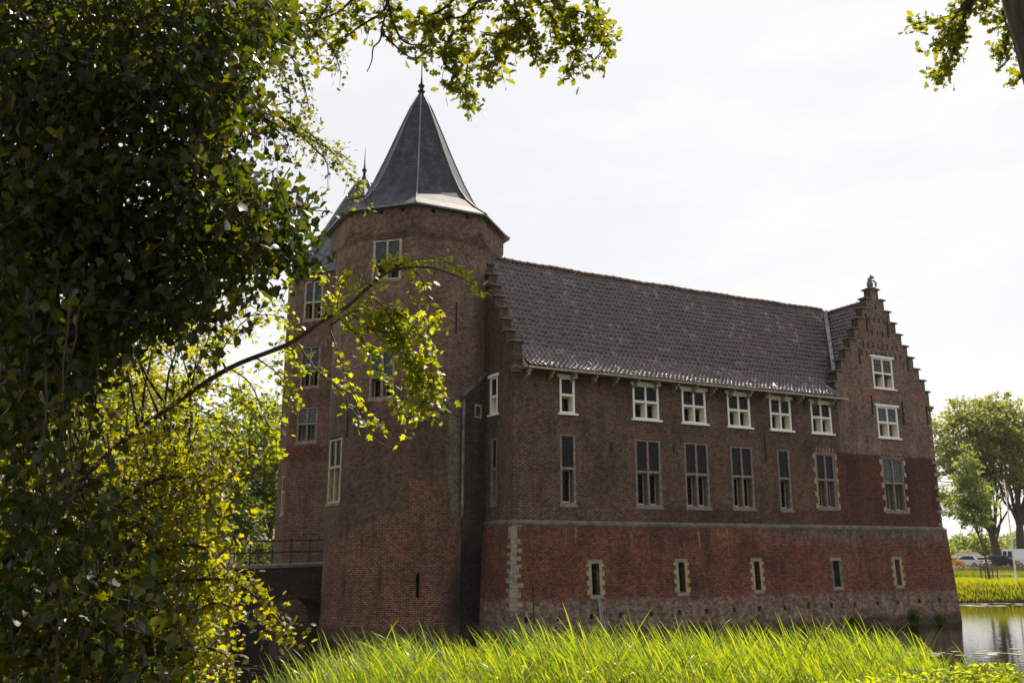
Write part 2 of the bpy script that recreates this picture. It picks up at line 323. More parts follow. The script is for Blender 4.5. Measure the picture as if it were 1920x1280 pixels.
def m_glass(name, c, lead, rough=.12, cell=(.11, .14), tint=(1, 1, 1)):
    m, nt, b = new_mat(name); g = G(nt); uv = g.n('ShaderNodeUVMap').outputs[0]
    q = g.n('ShaderNodeTexBrick'); q.offset = 0; g.put(q.inputs['Vector'], uv); q.inputs['Scale'].default_value = 1
    q.inputs['Brick Width'].default_value = cell[0]; q.inputs['Row Height'].default_value = cell[1]; q.inputs['Mortar Size'].default_value = .007; q.inputs['Mortar Smooth'].default_value = .2
    q.inputs['Color1'].default_value = (*c, 1); q.inputs['Color2'].default_value = (*(x*.5 for x in c), 1); q.inputs['Mortar'].default_value = (*lead, 1)
    nt.links.new(q.outputs[0], b.inputs['Base Color'])
    nt.links.new(g.math('MULTIPLY_ADD', q.outputs[1], .4, rough), b.inputs['Roughness'])
    wn = g.n('ShaderNodeTexNoise'); g.put(wn.inputs['Vector'], uv); wn.inputs['Scale'].default_value = 4.0
    b.inputs['Specular IOR Level'].default_value = .10
    nt.links.new(g.bump(wn.outputs[0], .25, .03), b.inputs['Normal']); return m
M['glass'] = m_glass('leaded window glass', (.002, .003, .003), (.034, .036, .033), .05)
M['glassblue'] = m_glass('sky grey window glass', (.05, .07, .085), (.10, .12, .13), .2)
M['glassdark'] = m_glass('dark casement glass', (.004, .004, .004), (.02, .02, .02), .08)
M['glasspale'] = m_glass('glass with painted reflection', (.07, .085, .09), (.22, .23, .22), .18, (.13, .16))  # pale reflection put into the pane colour itself
def m_leaf(name, base, trans, tw=.5, rough=.45, spec=.5, hue=.25):
    m = bpy.data.materials.new(name); m.use_nodes = True; nt = m.node_tree; nt.nodes.clear(); g = G(nt)
    o = g.n('ShaderNodeOutputMaterial'); b = g.n('ShaderNodeBsdfPrincipled'); t = g.n('ShaderNodeBsdfTranslucent'); mxs = g.n('ShaderNodeMixShader')
    rnd = g.n('ShaderNodeNewGeometry').outputs['Random Per Island']
    v1 = g.ramp(rnd, [(0, tuple(c*(1-hue) for c in base)), (.55, base), (1, (base[0]*(1+hue*2), base[1]*(1+hue), base[2]*(1+hue)))])
    v2 = g.ramp(rnd, [(0, (trans[0]*(1-hue*1.2), trans[1]*(1-hue*.7), trans[2])), (.55, trans), (1, (min(.9, trans[0]*(1+hue*1.2)), min(.9, trans[1]*(1+hue*.5)), trans[2]))])
    nt.links.new(v1, b.inputs['Base Color']); nt.links.new(v2, t.inputs[0]); b.inputs['Roughness'].default_value = rough; b.inputs['Specular IOR Level'].default_value = spec
    mxs.inputs[0].default_value = tw; nt.links.new(b.outputs[0], mxs.inputs[1]); nt.links.new(t.outputs[0], mxs.inputs[2]); nt.links.new(mxs.outputs[0], o.inputs[0]); return m
M['leaf_dark'] = m_leaf('ivy leaf', (.011, .018, .005), (.15, .185, .004), .38, .40, .38, .6)
M['leaf_haw'] = m_leaf('hawthorn leaf', (.035, .046, .010), (.54, .52, .006), .5, .42, .5, .2)
M['leaf_arch'] = m_leaf('bright young leaf', (.040, .055, .010), (.58, .62, .008), .5, .42, .5, .25)
M['leaf_oak'] = m_leaf('oak leaf', (.028, .036, .009), (.38, .39, .006), .46, .42, .5, .3)
M['leaf_far'] = m_leaf('distant tree leaf', (.11, .125, .045), (.40, .42, .06), .5, .5, .3, .3)
M['leaf_young'] = m_leaf('young tree leaf', (.10, .13, .045), (.40, .48, .07), .45, .5, .3, .25)
M['leaf_mid'] = m_leaf('bank tree leaf', (.026, .038, .010), (.30, .36, .010), .48, .45, .4, .35)
M['reed'] = m_leaf('reed blade', (.07, .10, .022), (.46, .57, .008), .48, .36, .6, .5)
M['grass'] = m_leaf('grass blade', (.09, .11, .014), (.58, .58, .006), .5, .5, .3, .25)
M['nettle'] = m_leaf('bank herb leaf', (.07, .10, .016), (.52, .60, .010), .55, .6, .2, .25)
M['bark'] = simple('bark', (.075, .055, .042), .9, var=.35, scale=9, bump=.8)
M['twig'] = simple('twig bark', (.055, .036, .025), .8, var=.3, scale=14)
M['palebark'] = simple('pale bark', (.13, .10, .07), .85, var=.3, scale=8, bump=.5)
M['berry'] = simple('hawthorn berry', (.20, .075, .045), .45, var=.3, scale=40)
def m_oakbark():
    m, nt, b = new_mat('furrowed oak bark'); g = G(nt); tc = g.n('ShaderNodeTexCoord')
    n = g.noise(g.map(tc.outputs['Object'], (14, 14, 1.6)), 1.0, 7, .65)
    nt.links.new(g.ramp(n, [(.3, (.025, .018, .014)), (.5, (.10, .075, .06)), (.72, (.24, .19, .15))]), b.inputs['Base Color']); b.inputs['Roughness'].default_value = .95
    nt.links.new(g.bump(n, 1.0, .08), b.inputs['Normal']); return m
M['oakbark'] = m_oakbark()

# ------------------------------------------------------------------ ground, water
TH = R(27.25); OX, OY = .0435, 36.8
cU, sU = math.cos(TH), math.sin(TH)
def toloc(X, Y):
    a, b = X-OX, Y-OY; return a*cU + b*sU, -a*sU + b*cU
def toworld(u, v, z=0): return np.array([OX + u*cU - v*sU, OY + u*sU + v*cU, z])
def sst(x, a, b):
    t = np.clip((x-a)/(b-a), 0, 1); return t*t*(3-2*t)
def vnoise(X, Y, s, seed=0):
    return (np.sin(X/s*1.7+seed)*np.cos(Y/s*1.3+seed*2.1) + .5*np.sin(X/s*3.9+Y/s*2.2+seed*3) + .25*np.sin(X/s*7.7-Y/s*6.1+seed))/1.75
def height(X, Y):
    X = np.asarray(X, float); Y = np.asarray(Y, float)
    wl = 15.6 + .5*np.sin(X*.35) + .25*np.sin(X*.9+1)
    near = 2.0 - 3.2*sst(Y, wl-6.0, wl+1.6)
    far = -1.2 + 2.4*sst(Y, 64.6+.5*np.sin(X*.2), 68.4) + .35*sst(Y, 90, 140)
    u, v = toloc(X, Y)
    left = -1.2 + 3.9*sst(-u, 12.4, 15.5)*sst(Y, 26, 31)
    back = -1.2 + 2.6*sst(v, 48, 54)
    h = np.maximum(np.maximum(near, far), np.maximum(left, back))
    return h + .06*vnoise(X, Y, 4.0)*(h > .3)
def terrain():
    def axis(parts):
        r = []
        for a, b, d in parts: r += list(np.arange(a, b, d))
        return np.array(r+[parts[-1][1]])
    xs = axis([(-1600, -200, 100), (-200, -60, 7), (-60, -25, 2), (-25, 25, .5), (25, 75, 1.2), (75, 200, 6), (200, 1600, 100)])
    ys = axis([(-300, -20, 20), (-20, 0, 1.5), (0, 30, .4), (30, 62, 1.6), (62, 72, .4), (72, 120, 2), (120, 300, 12), (300, 3000, 150)])
    X, Y = np.meshgrid(xs, ys); Z = height(X, Y); nx, ny = len(xs), len(ys)
    V = np.stack([X.ravel(), Y.ravel(), Z.ravel()], 1)
    i, j = np.meshgrid(np.arange(nx-1), np.arange(ny-1)); a = (j*nx+i).ravel()
    F = np.stack([a, a+1, a+nx+1, a+nx], 1)
    me = bpy.data.meshes.new('ground'); me.from_pydata(V.tolist(), [], F.tolist()); me.update()
    m, nt, b = new_mat('grassy ground'); g = G(nt); P = g.n('ShaderNodeNewGeometry').outputs['Position']
    sp = g.n('ShaderNodeSeparateXYZ'); g.put(sp.inputs[0], P)
    gr = g.ramp(g.noise(P, .9, 7, .65), [(.3, (.055, .08, .010)), (.55, (.09, .12, .014)), (.75, (.14, .16, .024))])
    gr = g.mul(gr, g.ramp(g.noise(P, 9, 5, .6), [(.3, (.6, .65, .6)), (.7, (1.3, 1.25, 1.2))]))
    mud = g.mix(g.step(sp.outputs[2], .1, .45), (.035, .028, .018), gr)
    mud = g.mix(g.math('SUBTRACT', 1.0, g.step(g.math('MULTIPLY_ADD', g.noise(P, .8, 4), 2.0, sp.outputs[1]), 8.0, 9.5)), mud, g.ramp(g.noise(P, 3, 5), [(.3, (.035, .028, .02)), (.7, (.075, .06, .042))]))   # tree shade put into the unseen near ground's colour, cutting green bounce
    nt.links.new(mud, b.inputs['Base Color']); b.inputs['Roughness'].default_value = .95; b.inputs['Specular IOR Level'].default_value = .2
    nt.links.new(g.bump(g.noise(P, 14, 5), .6, .05), b.inputs['Normal'])
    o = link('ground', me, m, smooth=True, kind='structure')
terrain()
def water():
    mb = MB(); mb.quad([(-400, 5, 0), (400, 5, 0), (400, 75, 0), (-400, 75, 0)])
    m, nt, b = new_mat('moat water'); g = G(nt); P = g.n('ShaderNodeNewGeometry').outputs['Position']
    b.inputs['Base Color'].default_value = (.012, .009, .006, 1); b.inputs['Roughness'].default_value = .03; b.inputs['IOR'].default_value = 1.33; b.inputs['Specular IOR Level'].default_value = .5
    scum = g.math('MULTIPLY', g.step(g.noise(g.map(P, (.6, 1.0, 1)), 1.2, 8, .75), .63, .66), g.step(g.noise(P, .22, 3), .5, .58))
    specks = g.step(g.noise(P, 7, 3, .6), .735, .75)
    sc = g.math('MAXIMUM', g.math('MULTIPLY', scum, .0), g.math('MULTIPLY', specks, .8))
    nt.links.new(g.mix(sc, (.012, .009, .006), (.10, .085, .05)), b.inputs['Base Color'])
    nt.links.new(g.math('MULTIPLY_ADD', sc, .5, .03), b.inputs['Roughness'])
    h = g.math('ADD', g.noise(g.map(P, (1.2, 2.4, 1)), 1.6, 3, .5), g.math('MULTIPLY', g.noise(P, .5, 2), .8))
    nt.links.new(g.bump(h, .10, .06), b.inputs['Normal'])
    mb.build('water', m, kind='structure')
water()

# ------------------------------------------------------------------ castle
castle = thing('castle', 'brown brick moated castle with a round spired tower, a long tiled wing and stepped gables', 'castle', (OX, OY, 0), TH)
def wall(mb, fP, fIn, s0, s1, t0, t1, holes, ds=None, mask=None, depth=.3, m=0, mh=None, fuv=None):
    """surface fP(s,t) with rectangular holes [(a,b,c,d,(depth))]; reveals go along fIn(s,t)"""
    ss = {s0, s1}; ts = {t0, t1}
    for h in holes:
        ss |= {h[0], h[1]}; ts |= {h[2], h[3]}
    if mask:
        ss |= set(mask[0]); ts |= set(mask[1])
    ss = sorted(q for q in ss if s0-1e-6 <= q <= s1+1e-6); ts = sorted(q for q in ts if t0-1e-6 <= q <= t1+1e-6)
    if ds:
        s2 = []
        for a, b in zip(ss[:-1], ss[1:]):
            k = max(1, int(math.ceil((b-a)/ds))); s2 += [a+(b-a)*i/k for i in range(k)]
        ss = s2+[ss[-1]]
    fuv = fuv or (lambda s, t: (s, t))
    for a, b in zip(ss[:-1], ss[1:]):
        if b-a < 1e-6: continue
        for c, d in zip(ts[:-1], ts[1:]):
            if d-c < 1e-6: continue
            sm, tm = (a+b)/2, (c+d)/2
            if mask and not mask[2](sm, tm): continue
            if any(h[0] < sm < h[1] and h[2] < tm < h[3] for h in holes): continue
            q = [(a, c), (b, c), (b, d), (a, d)]
            mb.quad([fP(*k) for k in q], [fuv(*k) for k in q], m)
    for h in holes:
        a, b, c, d = h[:4]; dp = h[4] if len(h) > 4 else depth
        sa = [q for q in ss if a-1e-6 <= q <= b+1e-6]
        P = lambda s, t: np.array(fP(s, t)); I = lambda s, t: np.array(fP(s, t)) + np.array(fIn(s, t))*dp
        mm = m if mh is None else mh
        for x, y in zip(sa[:-1], sa[1:]):
            mb.quad([P(x, c), I(x, c), I(y, c), P(y, c)], [(x, c), (x, c+dp), (y, c+dp), (y, c)], mm)
            mb.quad([P(x, d), P(y, d), I(y, d), I(x, d)], [(x, d), (y, d), (y, d+dp), (x, d+dp)], mm)
        mb.quad([P(a, c), P(a, d), I(a, d), I(a, c)], [(a, c), (a, d), (a+dp, d), (a+dp, c)], mm)
        mb.quad([P(b, c), I(b, c), I(b, d), P(b, d)], [(b, c), (b+dp, c), (b+dp, d), (b, d)], mm)
class Frame:
    """a flat window place: origin o, right a, up z, outward n (local castle coords)"""
    def __init__(s, o, a, n): s.o = np.array(o, float); s.a = np.array(a, float); s.n = np.array(n, float)
    def p(s, x, z, d): return s.o + s.a*x + s.n*d + np.array([0, 0, z])
    def box(s, mb, x0, x1, z0, z1, d0, d1, m=0): mb.obox(s.p(x0, z0, d0), s.a*(x1-x0), s.n*(d1-d0), (0, 0, z1-z0), m)
    def pane(s, mb, x0, x1, z0, z1, d, m=0): mb.quad([s.p(x0, z0, d), s.p(x1, z0, d), s.p(x1, z1, d), s.p(x0, z1, d)], [(x0, z0), (x1, z0), (x1, z1), (x0, z1)], m)
def window(fr, x0, x1, z0, z1, zt, style, parent=castle, lights=2, label=None, gt='glass', gl='glassdark', fm=None, deep=.2):
    wd = bpy.data.objects.new('window', None); C.objects.link(wd); wd.parent = parent
    c = fr.p((x0+x1)/2, z0, 0); wd.location = c
    if label: wd['label'] = label
    f2 = Frame(fr.o-c, fr.a, fr.n)
    wf = .10 if style == 'white' else .11
    mat = M[fm] if fm else M['white' if style == 'white' else 'greystone']
    fo = .015 if style == 'white' else -.02
    mb = MB(); fi = fo-.13
    f2.box(mb, x0, x0+wf, z0, z1, fi, fo); f2.box(mb, x1-wf, x1, z0, z1, fi, fo)
    f2.box(mb, x0+wf, x1-wf, z1-wf*.8, z1, fi, fo-.002); f2.box(mb, x0+wf, x1-wf, z0, z0+wf*.6, fi, fo-.002)
    f2.box(mb, x0+wf, x1-wf, zt-wf*.5, zt+wf*.5, fi, fo+.004)
    xm = (x0+x1)/2; cols = [(x0+wf, x1-wf)]
    if lights == 2:
        f2.box(mb, xm-wf*.45, xm+wf*.45, zt+wf*.5, z1-wf*.8, fi, fo-.004); f2.box(mb, xm-wf*.45, xm+wf*.45, z0+wf*.6, zt-wf*.5, fi, fo-.004)
        cols = [(x0+wf, xm-wf*.45), (xm+wf*.45, x1-wf)]
    mb.build('frame', mat, wd)
    if style == 'white':
        mb = MB(); f2.box(mb, x0-.12, x1+.12, z1+.002, z1+.12, -.05, .07); mb.build('lintel', M['white'], wd)
        mb = MB(); f2.box(mb, x0-.10, x1+.13, z0-.09, z0-.002, -.05, .09); mb.build('sill', M['white'], wd)
    elif style == 'stone':
        mb = MB(); f2.box(mb, x0-.04, x1+.04, z0-.13, z0-.002, -.05, .035); mb.build('sill', M['greystone'], wd)
    for (a, b) in cols:
        mb = MB(); f2.pane(mb, a, b, zt+wf*.5, z1-wf*.8, fo-.06); mb.build('pane', M[gt], wd)
        # lower light sits deep behind a reveal, with its own casement
        lo, hi = z0+wf*.6, zt-wf*.5
        mb = MB(); rv = mat if style == 'white' else M['reveal_shade']
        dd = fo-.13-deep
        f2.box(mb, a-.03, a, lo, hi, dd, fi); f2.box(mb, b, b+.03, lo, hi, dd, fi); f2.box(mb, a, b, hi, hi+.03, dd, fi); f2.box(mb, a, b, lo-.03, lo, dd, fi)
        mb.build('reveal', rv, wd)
        mb = MB(); cw = .045
        f2.box(mb, a, a+cw, lo, hi, dd-.05, dd+.02); f2.box(mb, b-cw, b, lo, hi, dd-.05, dd+.02); f2.box(mb, a+cw, b-cw, hi-cw, hi, dd-.05, dd+.018)
        mb.build('casement', M['cream'], wd)
        mb = MB(); f2.box(mb, a+cw, b-cw, lo, lo+.055, dd-.05, dd+.03); mb.build('casement_sill', M['sill'], wd)
        mb = MB(); f2.pane(mb, a, b, lo, hi, dd-.03); mb.build('pane', M[gl], wd)
    return wd
front = Frame((0, 0, 0), (1, 0, 0), (0, -1, 0)); west = Frame((0, 0, 0), (0, -1, 0), (-1, 0, 0))
UP = [(2.21, 2.95, 1), (5.93, 7.33, 2), (8.62, 9.98, 2), (11.26, 12.62, 2), (13.86, 15.2, 2), (16.52, 17.88, 2)]
LO = [(2.20, 2.97, 1, 5.40, 8.30), (5.97, 7.36, 2, 5.40, 8.28), (8.64, 10.02, 2, 5.41, 8.29), (11.30, 12.64, 2, 5.43, 8.26), (14.15, 14.95, 1, 5.42, 8.26)]
LQ = [(16.60, 17.88, 5.55, 8.17), (21.20, 22.74, 5.48, 8.16)]
GW = [(21.12, 22.62, 11.80, 13.40, 12.59), (21.14, 22.66, 9.22, 10.82, 9.99)]
ZP = 4.68; APX = 21.78; SU, SZ = .372, .595; W0 = 18.30; W1 = 25.27
holes = [(a, b, 9.18, 10.72, .42) for a, b, n in UP] + [(a, b, c, d, .42) for a, b, n, c, d in LO] + [(a, b, c, d, .42) for a, b, c, d in LQ] + [(a, b, c, d, .42) for a, b, c, d, t in GW]
# dovecote holes in four rows, narrow iron anchors are separate
dove = []
for z, us in ((15.45, np.linspace(21.2, 22.35, 4)), (14.72, np.linspace(21.35, 22.55, 4)), (14.05, np.linspace(20.62, 23.15, 8)), (13.62-.05, np.linspace(20.45, 23.35, 9))):
    for q in us: dove.append((q-.05, q+.05, z-.13, z+.13, .22))
dove.append((21.73, 21.83, 16.05, 16.35, .22))
# stepped gable outline: half width by height
def gable_top(k): return 16.60-SZ*k      # top of step k, half width .66+SU*k
bre_u = sorted({round(APX+s*(.66+SU*k), 4) for k in range(9) for s in (-1, 1)} | {APX-.30, APX+.30, W0, W1})
bre_z = sorted({gable_top(k) for k in range(9)} | {17.15, 11.05, 4.68})
def in_gable(u, z):
    if z < 11.02: return True
    if u < W0: return False
    for k in range(9):
        hw = .66+SU*k
        if k == 8: hw = 3.6
        if z < gable_top(k) and abs(u-APX) < hw: return u <= W1
    return z < 17.15 and abs(u-APX) < .30
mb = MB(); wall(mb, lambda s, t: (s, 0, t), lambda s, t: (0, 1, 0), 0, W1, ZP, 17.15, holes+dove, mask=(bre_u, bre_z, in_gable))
# thickness of the stepped gable: top, sides and back
def gable_body(mb, f, apex, w0, w1, tops, th, top0, hw0, ped):
    lv = [(ped[0], ped[1], top0)] + [(hw0+SU*k, tops(k), tops(k+1) if k < 8 else 10.9) for k in range(9)]
    for hw, zt, zb in lv:
        a, b = max(w0, apex-hw), min(w1, apex+hw)
        if zb == 10.9: a, b = w0, w1
        for s in (a, b): mb.quad([f(s, 0, zb), f(s, th, zb), f(s, th, zt), f(s, 0, zt)], [(0, zb), (th, zb), (th, zt), (0, zt)])
        mb.quad([f(a, 0, zt), f(b, 0, zt), f(b, th, zt), f(a, th, zt)], [(a, 0), (b, 0), (b, th), (a, th)])
        mb.quad([f(a, th, zb), f(b, th, zb), f(b, th, zt), f(a, th, zt)], [(a, zb), (b, zb), (b, zt), (a, zt)])
gable_body(mb, lambda s, d, z: (s, d, z), APX, W0, W1, gable_top, .42, 16.60, .66, (.30, 17.15))
mb.quad([(W1, 0, ZP), (W1, 14, ZP), (W1, 14, 11), (W1, 0, 11)], [(0, ZP), (14, ZP), (14, 11), (0, 11)])
mb.quad([(0, 7, ZP), (0, 7, 11), (18.3, 7, 11), (18.3, 7, ZP)], [(0, ZP), (0, 11), (18.3, 11), (18.3, ZP)])
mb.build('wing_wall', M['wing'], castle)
# west gable of the wing (u = 0)
WA = 3.5; STEPW = .36
def wtop(k): return 16.78-SZ*k
bv = sorted({round(WA+s*(.36+STEPW*k), 4) for k in range(9) for s in (-1, 1)} | {0, 7.0}); bz = sorted({wtop(k) for k in range(9)} | {17.35, 11.0})
def in_west(v, z):
    if z < 11.9: return True
    for k in range(9):
        hw = .36+STEPW*k if k < 8 else 3.5
        if z < wtop(k) and abs(v-WA) < hw: return True
    return z < 17.35 and abs(v-WA) < .2
wh = [(1.43, 2.16, 9.20, 10.80, .42), (1.50, 2.10, 5.44, 8.18, .42)]
mb = MB(); wall(mb, lambda s, t: (0, s, t), lambda s, t: (1, 0, 0), 0, 7, ZP, 17.35, wh, mask=(bv, bz, in_west))
lv = [(.2, 17.35, 16.78)] + [((.36+STEPW*k) if k < 8 else 3.5, wtop(k), wtop(k+1) if k < 8 else 10.9) for k in range(9)]
for hw, zt, zb in lv:
    a, b = WA-hw, WA+hw; th = .42
    for s in (a, b): mb.quad([(0, s, zb), (th, s, zb), (th, s, zt), (0, s, zt)], [(0, zb), (th, zb), (th, zt), (0, zt)])
    mb.quad([(0, a, zt), (0, b, zt), (th, b, zt), (th, a, zt)], [(a, 0), (b, 0), (b, th), (a, th)])
    mb.quad([(th, a, zb), (th, b, zb), (th, b, zt), (th, a, zt)], [(a, zb), (b, zb), (b, zt), (a, zt)])
mb.build('gable_wall', M['wing'], castle, label='narrow stepped west gable wall beside the round tower')
# coping stones on every step
def cap(lo, hi):
    mb = MB(); x0, y0, z0 = lo; x1, y1, z1 = hi
    mb.box(lo, (x1, y1, z0+.05)); mb.box((x0+.04, y0+.04, z0+.05), (x1-.04, y1-.04, z1)); mb.build('coping_stone', M['coping'], castle)
for k in range(9):
    hw = .66+SU*k; z = gable_top(k); inner = hw-SU-.02 if k else .31
    for s in (-1, 1):
        a, b = APX+s*inner, APX+s*(hw+.10 if k < 8 or s > 0 else hw-.05)
        if k == 8 and s > 0: b = W1+.12
        cap((min(a, b), -.09, z), (max(a, b), .50, z+.09))
cap((APX-.40, -.10, 17.15), (APX+.40, .52, 17.24))
for k in range(9):
    hw = .36+STEPW*k if k < 8 else 3.5; z = wtop(k); inner = hw-STEPW-.02 if k else .21
    for s in (-1, 1):
        a, b = WA+s*inner, WA+s*(hw+.09); cap((-.09, min(a, b), z), (.50, max(a, b), z+.08))
cap((-.1, WA-.3, 17.35), (.52, WA+.3, 17.43))
mb = MB(); mb.box((-.06, -.16, 10.86), (.42, .1, 11.02)); mb.box((-.03, -.09, 10.74), (.40, .1, 10.86)); mb.build('kneeler', M['coping'], castle)
mb = MB(); mb.box((W1-.2, -.08, 10.95), (W1+.2, .4, 11.1)); mb.box((W1-.1, -.05, 10.8), (W1+.1, .4, 10.95)); mb.build('kneeler', M['coping'], castle)
# seated stone beast holding a shield on the gable top
mb = MB(); mb.box((APX-.2, -.02, 17.24), (APX+.2, .4, 17.31)); mb.ball((APX-.03, .2, 17.5), (.17, .18, .24), 10); mb.ball((APX-.06, .16, 17.72), (.12, .13, .17), 10)
mb.ball((APX+.0, .08, 17.87), (.10, .12, .10), 10); mb.ball((APX+.07, .02, 17.84), (.06, .07, .05), 8); mb.obox((APX+.08, -.08, 17.36), (.16, .05, 0), (0, .06, 0), (0, 0, .26)); mb.ball((APX-.05, .1, 17.98), (.035, .03, .04), 6); mb.ball((APX+.05, .1, 17.97), (.035, .03, .04), 6)
mb.tube([(APX+.03, .05, 17.7), (APX+.12, -.02, 17.62)], .05, 6); mb.build('gable_statue', M['greystone'], castle, True)
for n_, (a, b, n) in enumerate(UP): window(front, a, b, 9.18, 10.70, 9.95, 'white', lights=n, gt='glass')
for a, b, n, c, d in LO: window(front, a, b, c, d, 6.87, 'stone', lights=n)
for i, (a, b, c, d) in enumerate(LQ):
    wd = window(front, a, b, c, d, 6.9, 'stone', gt='glass' if i == 0 else 'glasspale', gl='glassdark' if i == 0 else 'glasspale', label='stone cross window edged with pale toothed blocks')
    for s in (-1, 1):
        mb = MB(); x = a if s < 0 else b; z = c-.05; k = 0
        while z < d-.2:
            hgt = [.26, .34, .22, .38][k % 4]; wdt = .17 if k % 2 == 0 else .05
            if i == 0 or k % 2 == 0 and z < 7.3 or k > 6:
                lo_, hi_ = sorted((x-(a+b)/2+s*.003, x-(a+b)/2+s*wdt)); mb.box((lo_, -.012, z-c), (hi_, .02, z+hgt-c))
            if i and mb.v: mb.build('edge_stone', M['beige'], wd); mb = MB()
            z += hgt; k += 1
        if mb.v: mb.build('edge_stone', M['yellow'], wd)
    mb = MB()
    for q in range(6): x = -.55+q*.22; mb.box((x, -.010, d-c+.12), (x+.055, .02, d-c+.30))
    mb.build('arch_stone', M['yellow' if i == 0 else 'greystone'], wd)
    mb = MB(); mb.box((a-(a+b)/2-.06, -.03, d-c+.002), (b-(a+b)/2+.06, .03, d-c+.07)); mb.build('lintel', M['greystone'], wd)
for a, b, c, d, t in GW: window(front, a, b, c, d, t, 'white', gt='glasspale', gl='glasspale')
window(west, -2.16, -1.43, 9.20, 10.80, 9.95, 'white', lights=1, gt='glassdark')
window(west, -2.10, -1.50, 5.44, 8.18, 6.87, 'stone', lights=1)
# flat brick arches over the stone windows
for a, b, n, c, d in LO:
    mb = MB(); k = int((b-a+.1)/.075)
    for q in range(k):
        x = a-.05+q*.075; h0 = .05*math.sin(math.pi*(q+.5)/k)
        mb.box((x, -.006, d+.03+h0), (x+.058, .02, d+.24+h0))
    mb.build('brick_arch', M['arch'] if 'arch' in M else M.setdefault('arch', simple('arch brick', (.15, .085, .06), .9, var=.35, scale=20)), castle)
# iron anchors
def anchor(u, z0, z1, v=0, wv=.028):
    mb = MB(); mb.box((u-wv, v-.05, z0), (u+wv, v+.02, z1)); mb.box((u-.05, v-.065, (z0+z1)/2-.06), (u+.05, v-.045, (z0+z1)/2+.06)); mb.build('wall_anchor', M['iron'], castle)
for u, a, b in ((.62, 10.5, 11.0), (18.35, 0, 0), (20.85, 10.35, 11.35), (23.1, 9.95, 11.2), (24.95, 10.1, 11.1), (21.0, 14.75, 15.75), (22.55, 14.75, 15.6), (20.25, 12.95, 13.8), (23.85, 12.9, 13.75), (13.42, 7.65, 8.75), (1.6, 10.45, 10.95), (4.2, 10.4, 10.95), (8.05, 7.75, 8.15), (4.75, 7.6, 8.05), (10.7, 10.45, 10.9), (16.1, 10.3, 10.75)):
    if b: anchor(u, a, b, wv=.022)
# rafter feet, soffit
for k in range(17):
    u = .62+1.075*k
    mb = MB(); mb.obox((u-.045, -.46, 10.74), (.09, 0, 0), (0, .47, -.02), (0, 0, .13)); mb.obox((u-.045, -.30, 10.62), (.09, 0, 0), (0, .30, -.12), (0, 0, .12)); mb.build('rafter_foot', M['creamwood'], castle)
mb = MB(); mb.obox((.43, -.50, 10.90), (18.15, 0, 0), (0, .50, 0), (0, 0, .035)); mb.build('soffit_board', M['creamwood'], castle)
mb = MB(); mb.obox((.43, -.60, 10.85), (18.15, 0, 0), (0, .05, 0), (0, 0, .09)); mb.build('eave_board', M['creamwood'], castle)

# pantiled roofs: modelled S-wave tiles in overlapping courses
def pantiles(prof, x0, x1, fP, name, keep=None, pitch=.235, course=.30, amp=.042, sub=8, skew=0.):
    """prof: [(r, z)] from eave to ridge; fP(x, r, z)"""
    P = [np.array(p, float) for p in prof]; seg = [np.linalg.norm(b-a) for a, b in zip(P[:-1], P[1:])]; tot = sum(seg)
    def along(d):
        for s_, a, b in zip(seg, P[:-1], P[1:]):
            if d <= s_+1e-9: t = (b-a)/s_; return a+t*d, np.array([-t[1], t[0]])
            d -= s_
        t = (P[-1]-P[-2])/seg[-1]; return P[-1], np.array([-t[1], t[0]])
    nc = int(tot/course)+1; ncol = int(math.ceil((x1-x0)/pitch)); mb = MB()
    V = []; F = []; UV = []
    xs = np.linspace(0, ncol, ncol*sub+1)
    prof_h = lambda f: amp*(math.cos(2*math.pi*f) if f < .5 else -1+.55*(1-math.cos(2*math.pi*(f-.5)*2))*.0 + .35*(math.sin(math.pi*(f-.5)*2)))
    ph = np.array([prof_h(q % 1) for q in xs])
    rj = np.random.default_rng(3)
    for c in range(nc):
        d0 = c*course; d1 = min((c+1)*course+.02, tot)
        if d1-d0 < .05: continue
        rows = []
        for d, lift in ((d0, -.012), (d0, .014), (d1, .002)):
            p, nrm = along(d)
            jl = rj.normal(0, .009, ncol+1)[np.floor(xs).astype(int)]
            row = []
            for x, h, j in zip(xs, ph, jl):
                q = p + nrm*(h+lift+(j if lift > 0 else 0)); row.append(fP(x0+x*pitch, q[0], q[1]))
            rows.append(row)
        base = len(V); n = len(xs)
        for r in rows: V += r
        for r in range(2):
            for i in range(n-1):
                xm = x0+(xs[i]+xs[i+1])/2*pitch; p, _ = along((d0+d1)/2)
                if xm > x1 or (keep and not keep(xm, p[0], p[1])): continue
                a = base+r*n+i; F.append((a, a+1, a+n+1, a+n))
                uu0, uu1 = xs[i], xs[i+1]
                e = 1e-3
                v0, v1 = (c+.02, c+.05) if r == 0 else (c+.05, c+.98)
                k0 = math.floor((uu0+uu1)/2); a0, a1 = k0+min(max(uu0-k0, e), 1-e), k0+min(max(uu1-k0, e), 1-e)
                UV += [(a0, v0), (a1, v0), (a1, v1), (a0, v1)]
    me = bpy.data.meshes.new(name); me.from_pydata(V, [], F); ul = me.uv_layers.new(name='UVMap'); ul.data.foreach_set('uv', np.array(UV, 'f').ravel()); me.update()
    me.shade_smooth(); o = link(name, me, M['tile'], castle); return o
RZ = 16.80
sag = lambda u: -.07*math.sin(math.pi*u/19)+.016*math.sin(u*1.9)+.008*math.sin(u*5.3)
pantiles([(-.62, 11.0), (.02, 11.40), (.70, 12.11), (3.5, RZ)], .44, 22.2, lambda x, r, z: (x, r, z+sag(x)), 'tiled_roof',
         keep=lambda x, r, z: x < 21.9-.986*(3.5-r)+.1 and (r > .0 or x < 18.62))
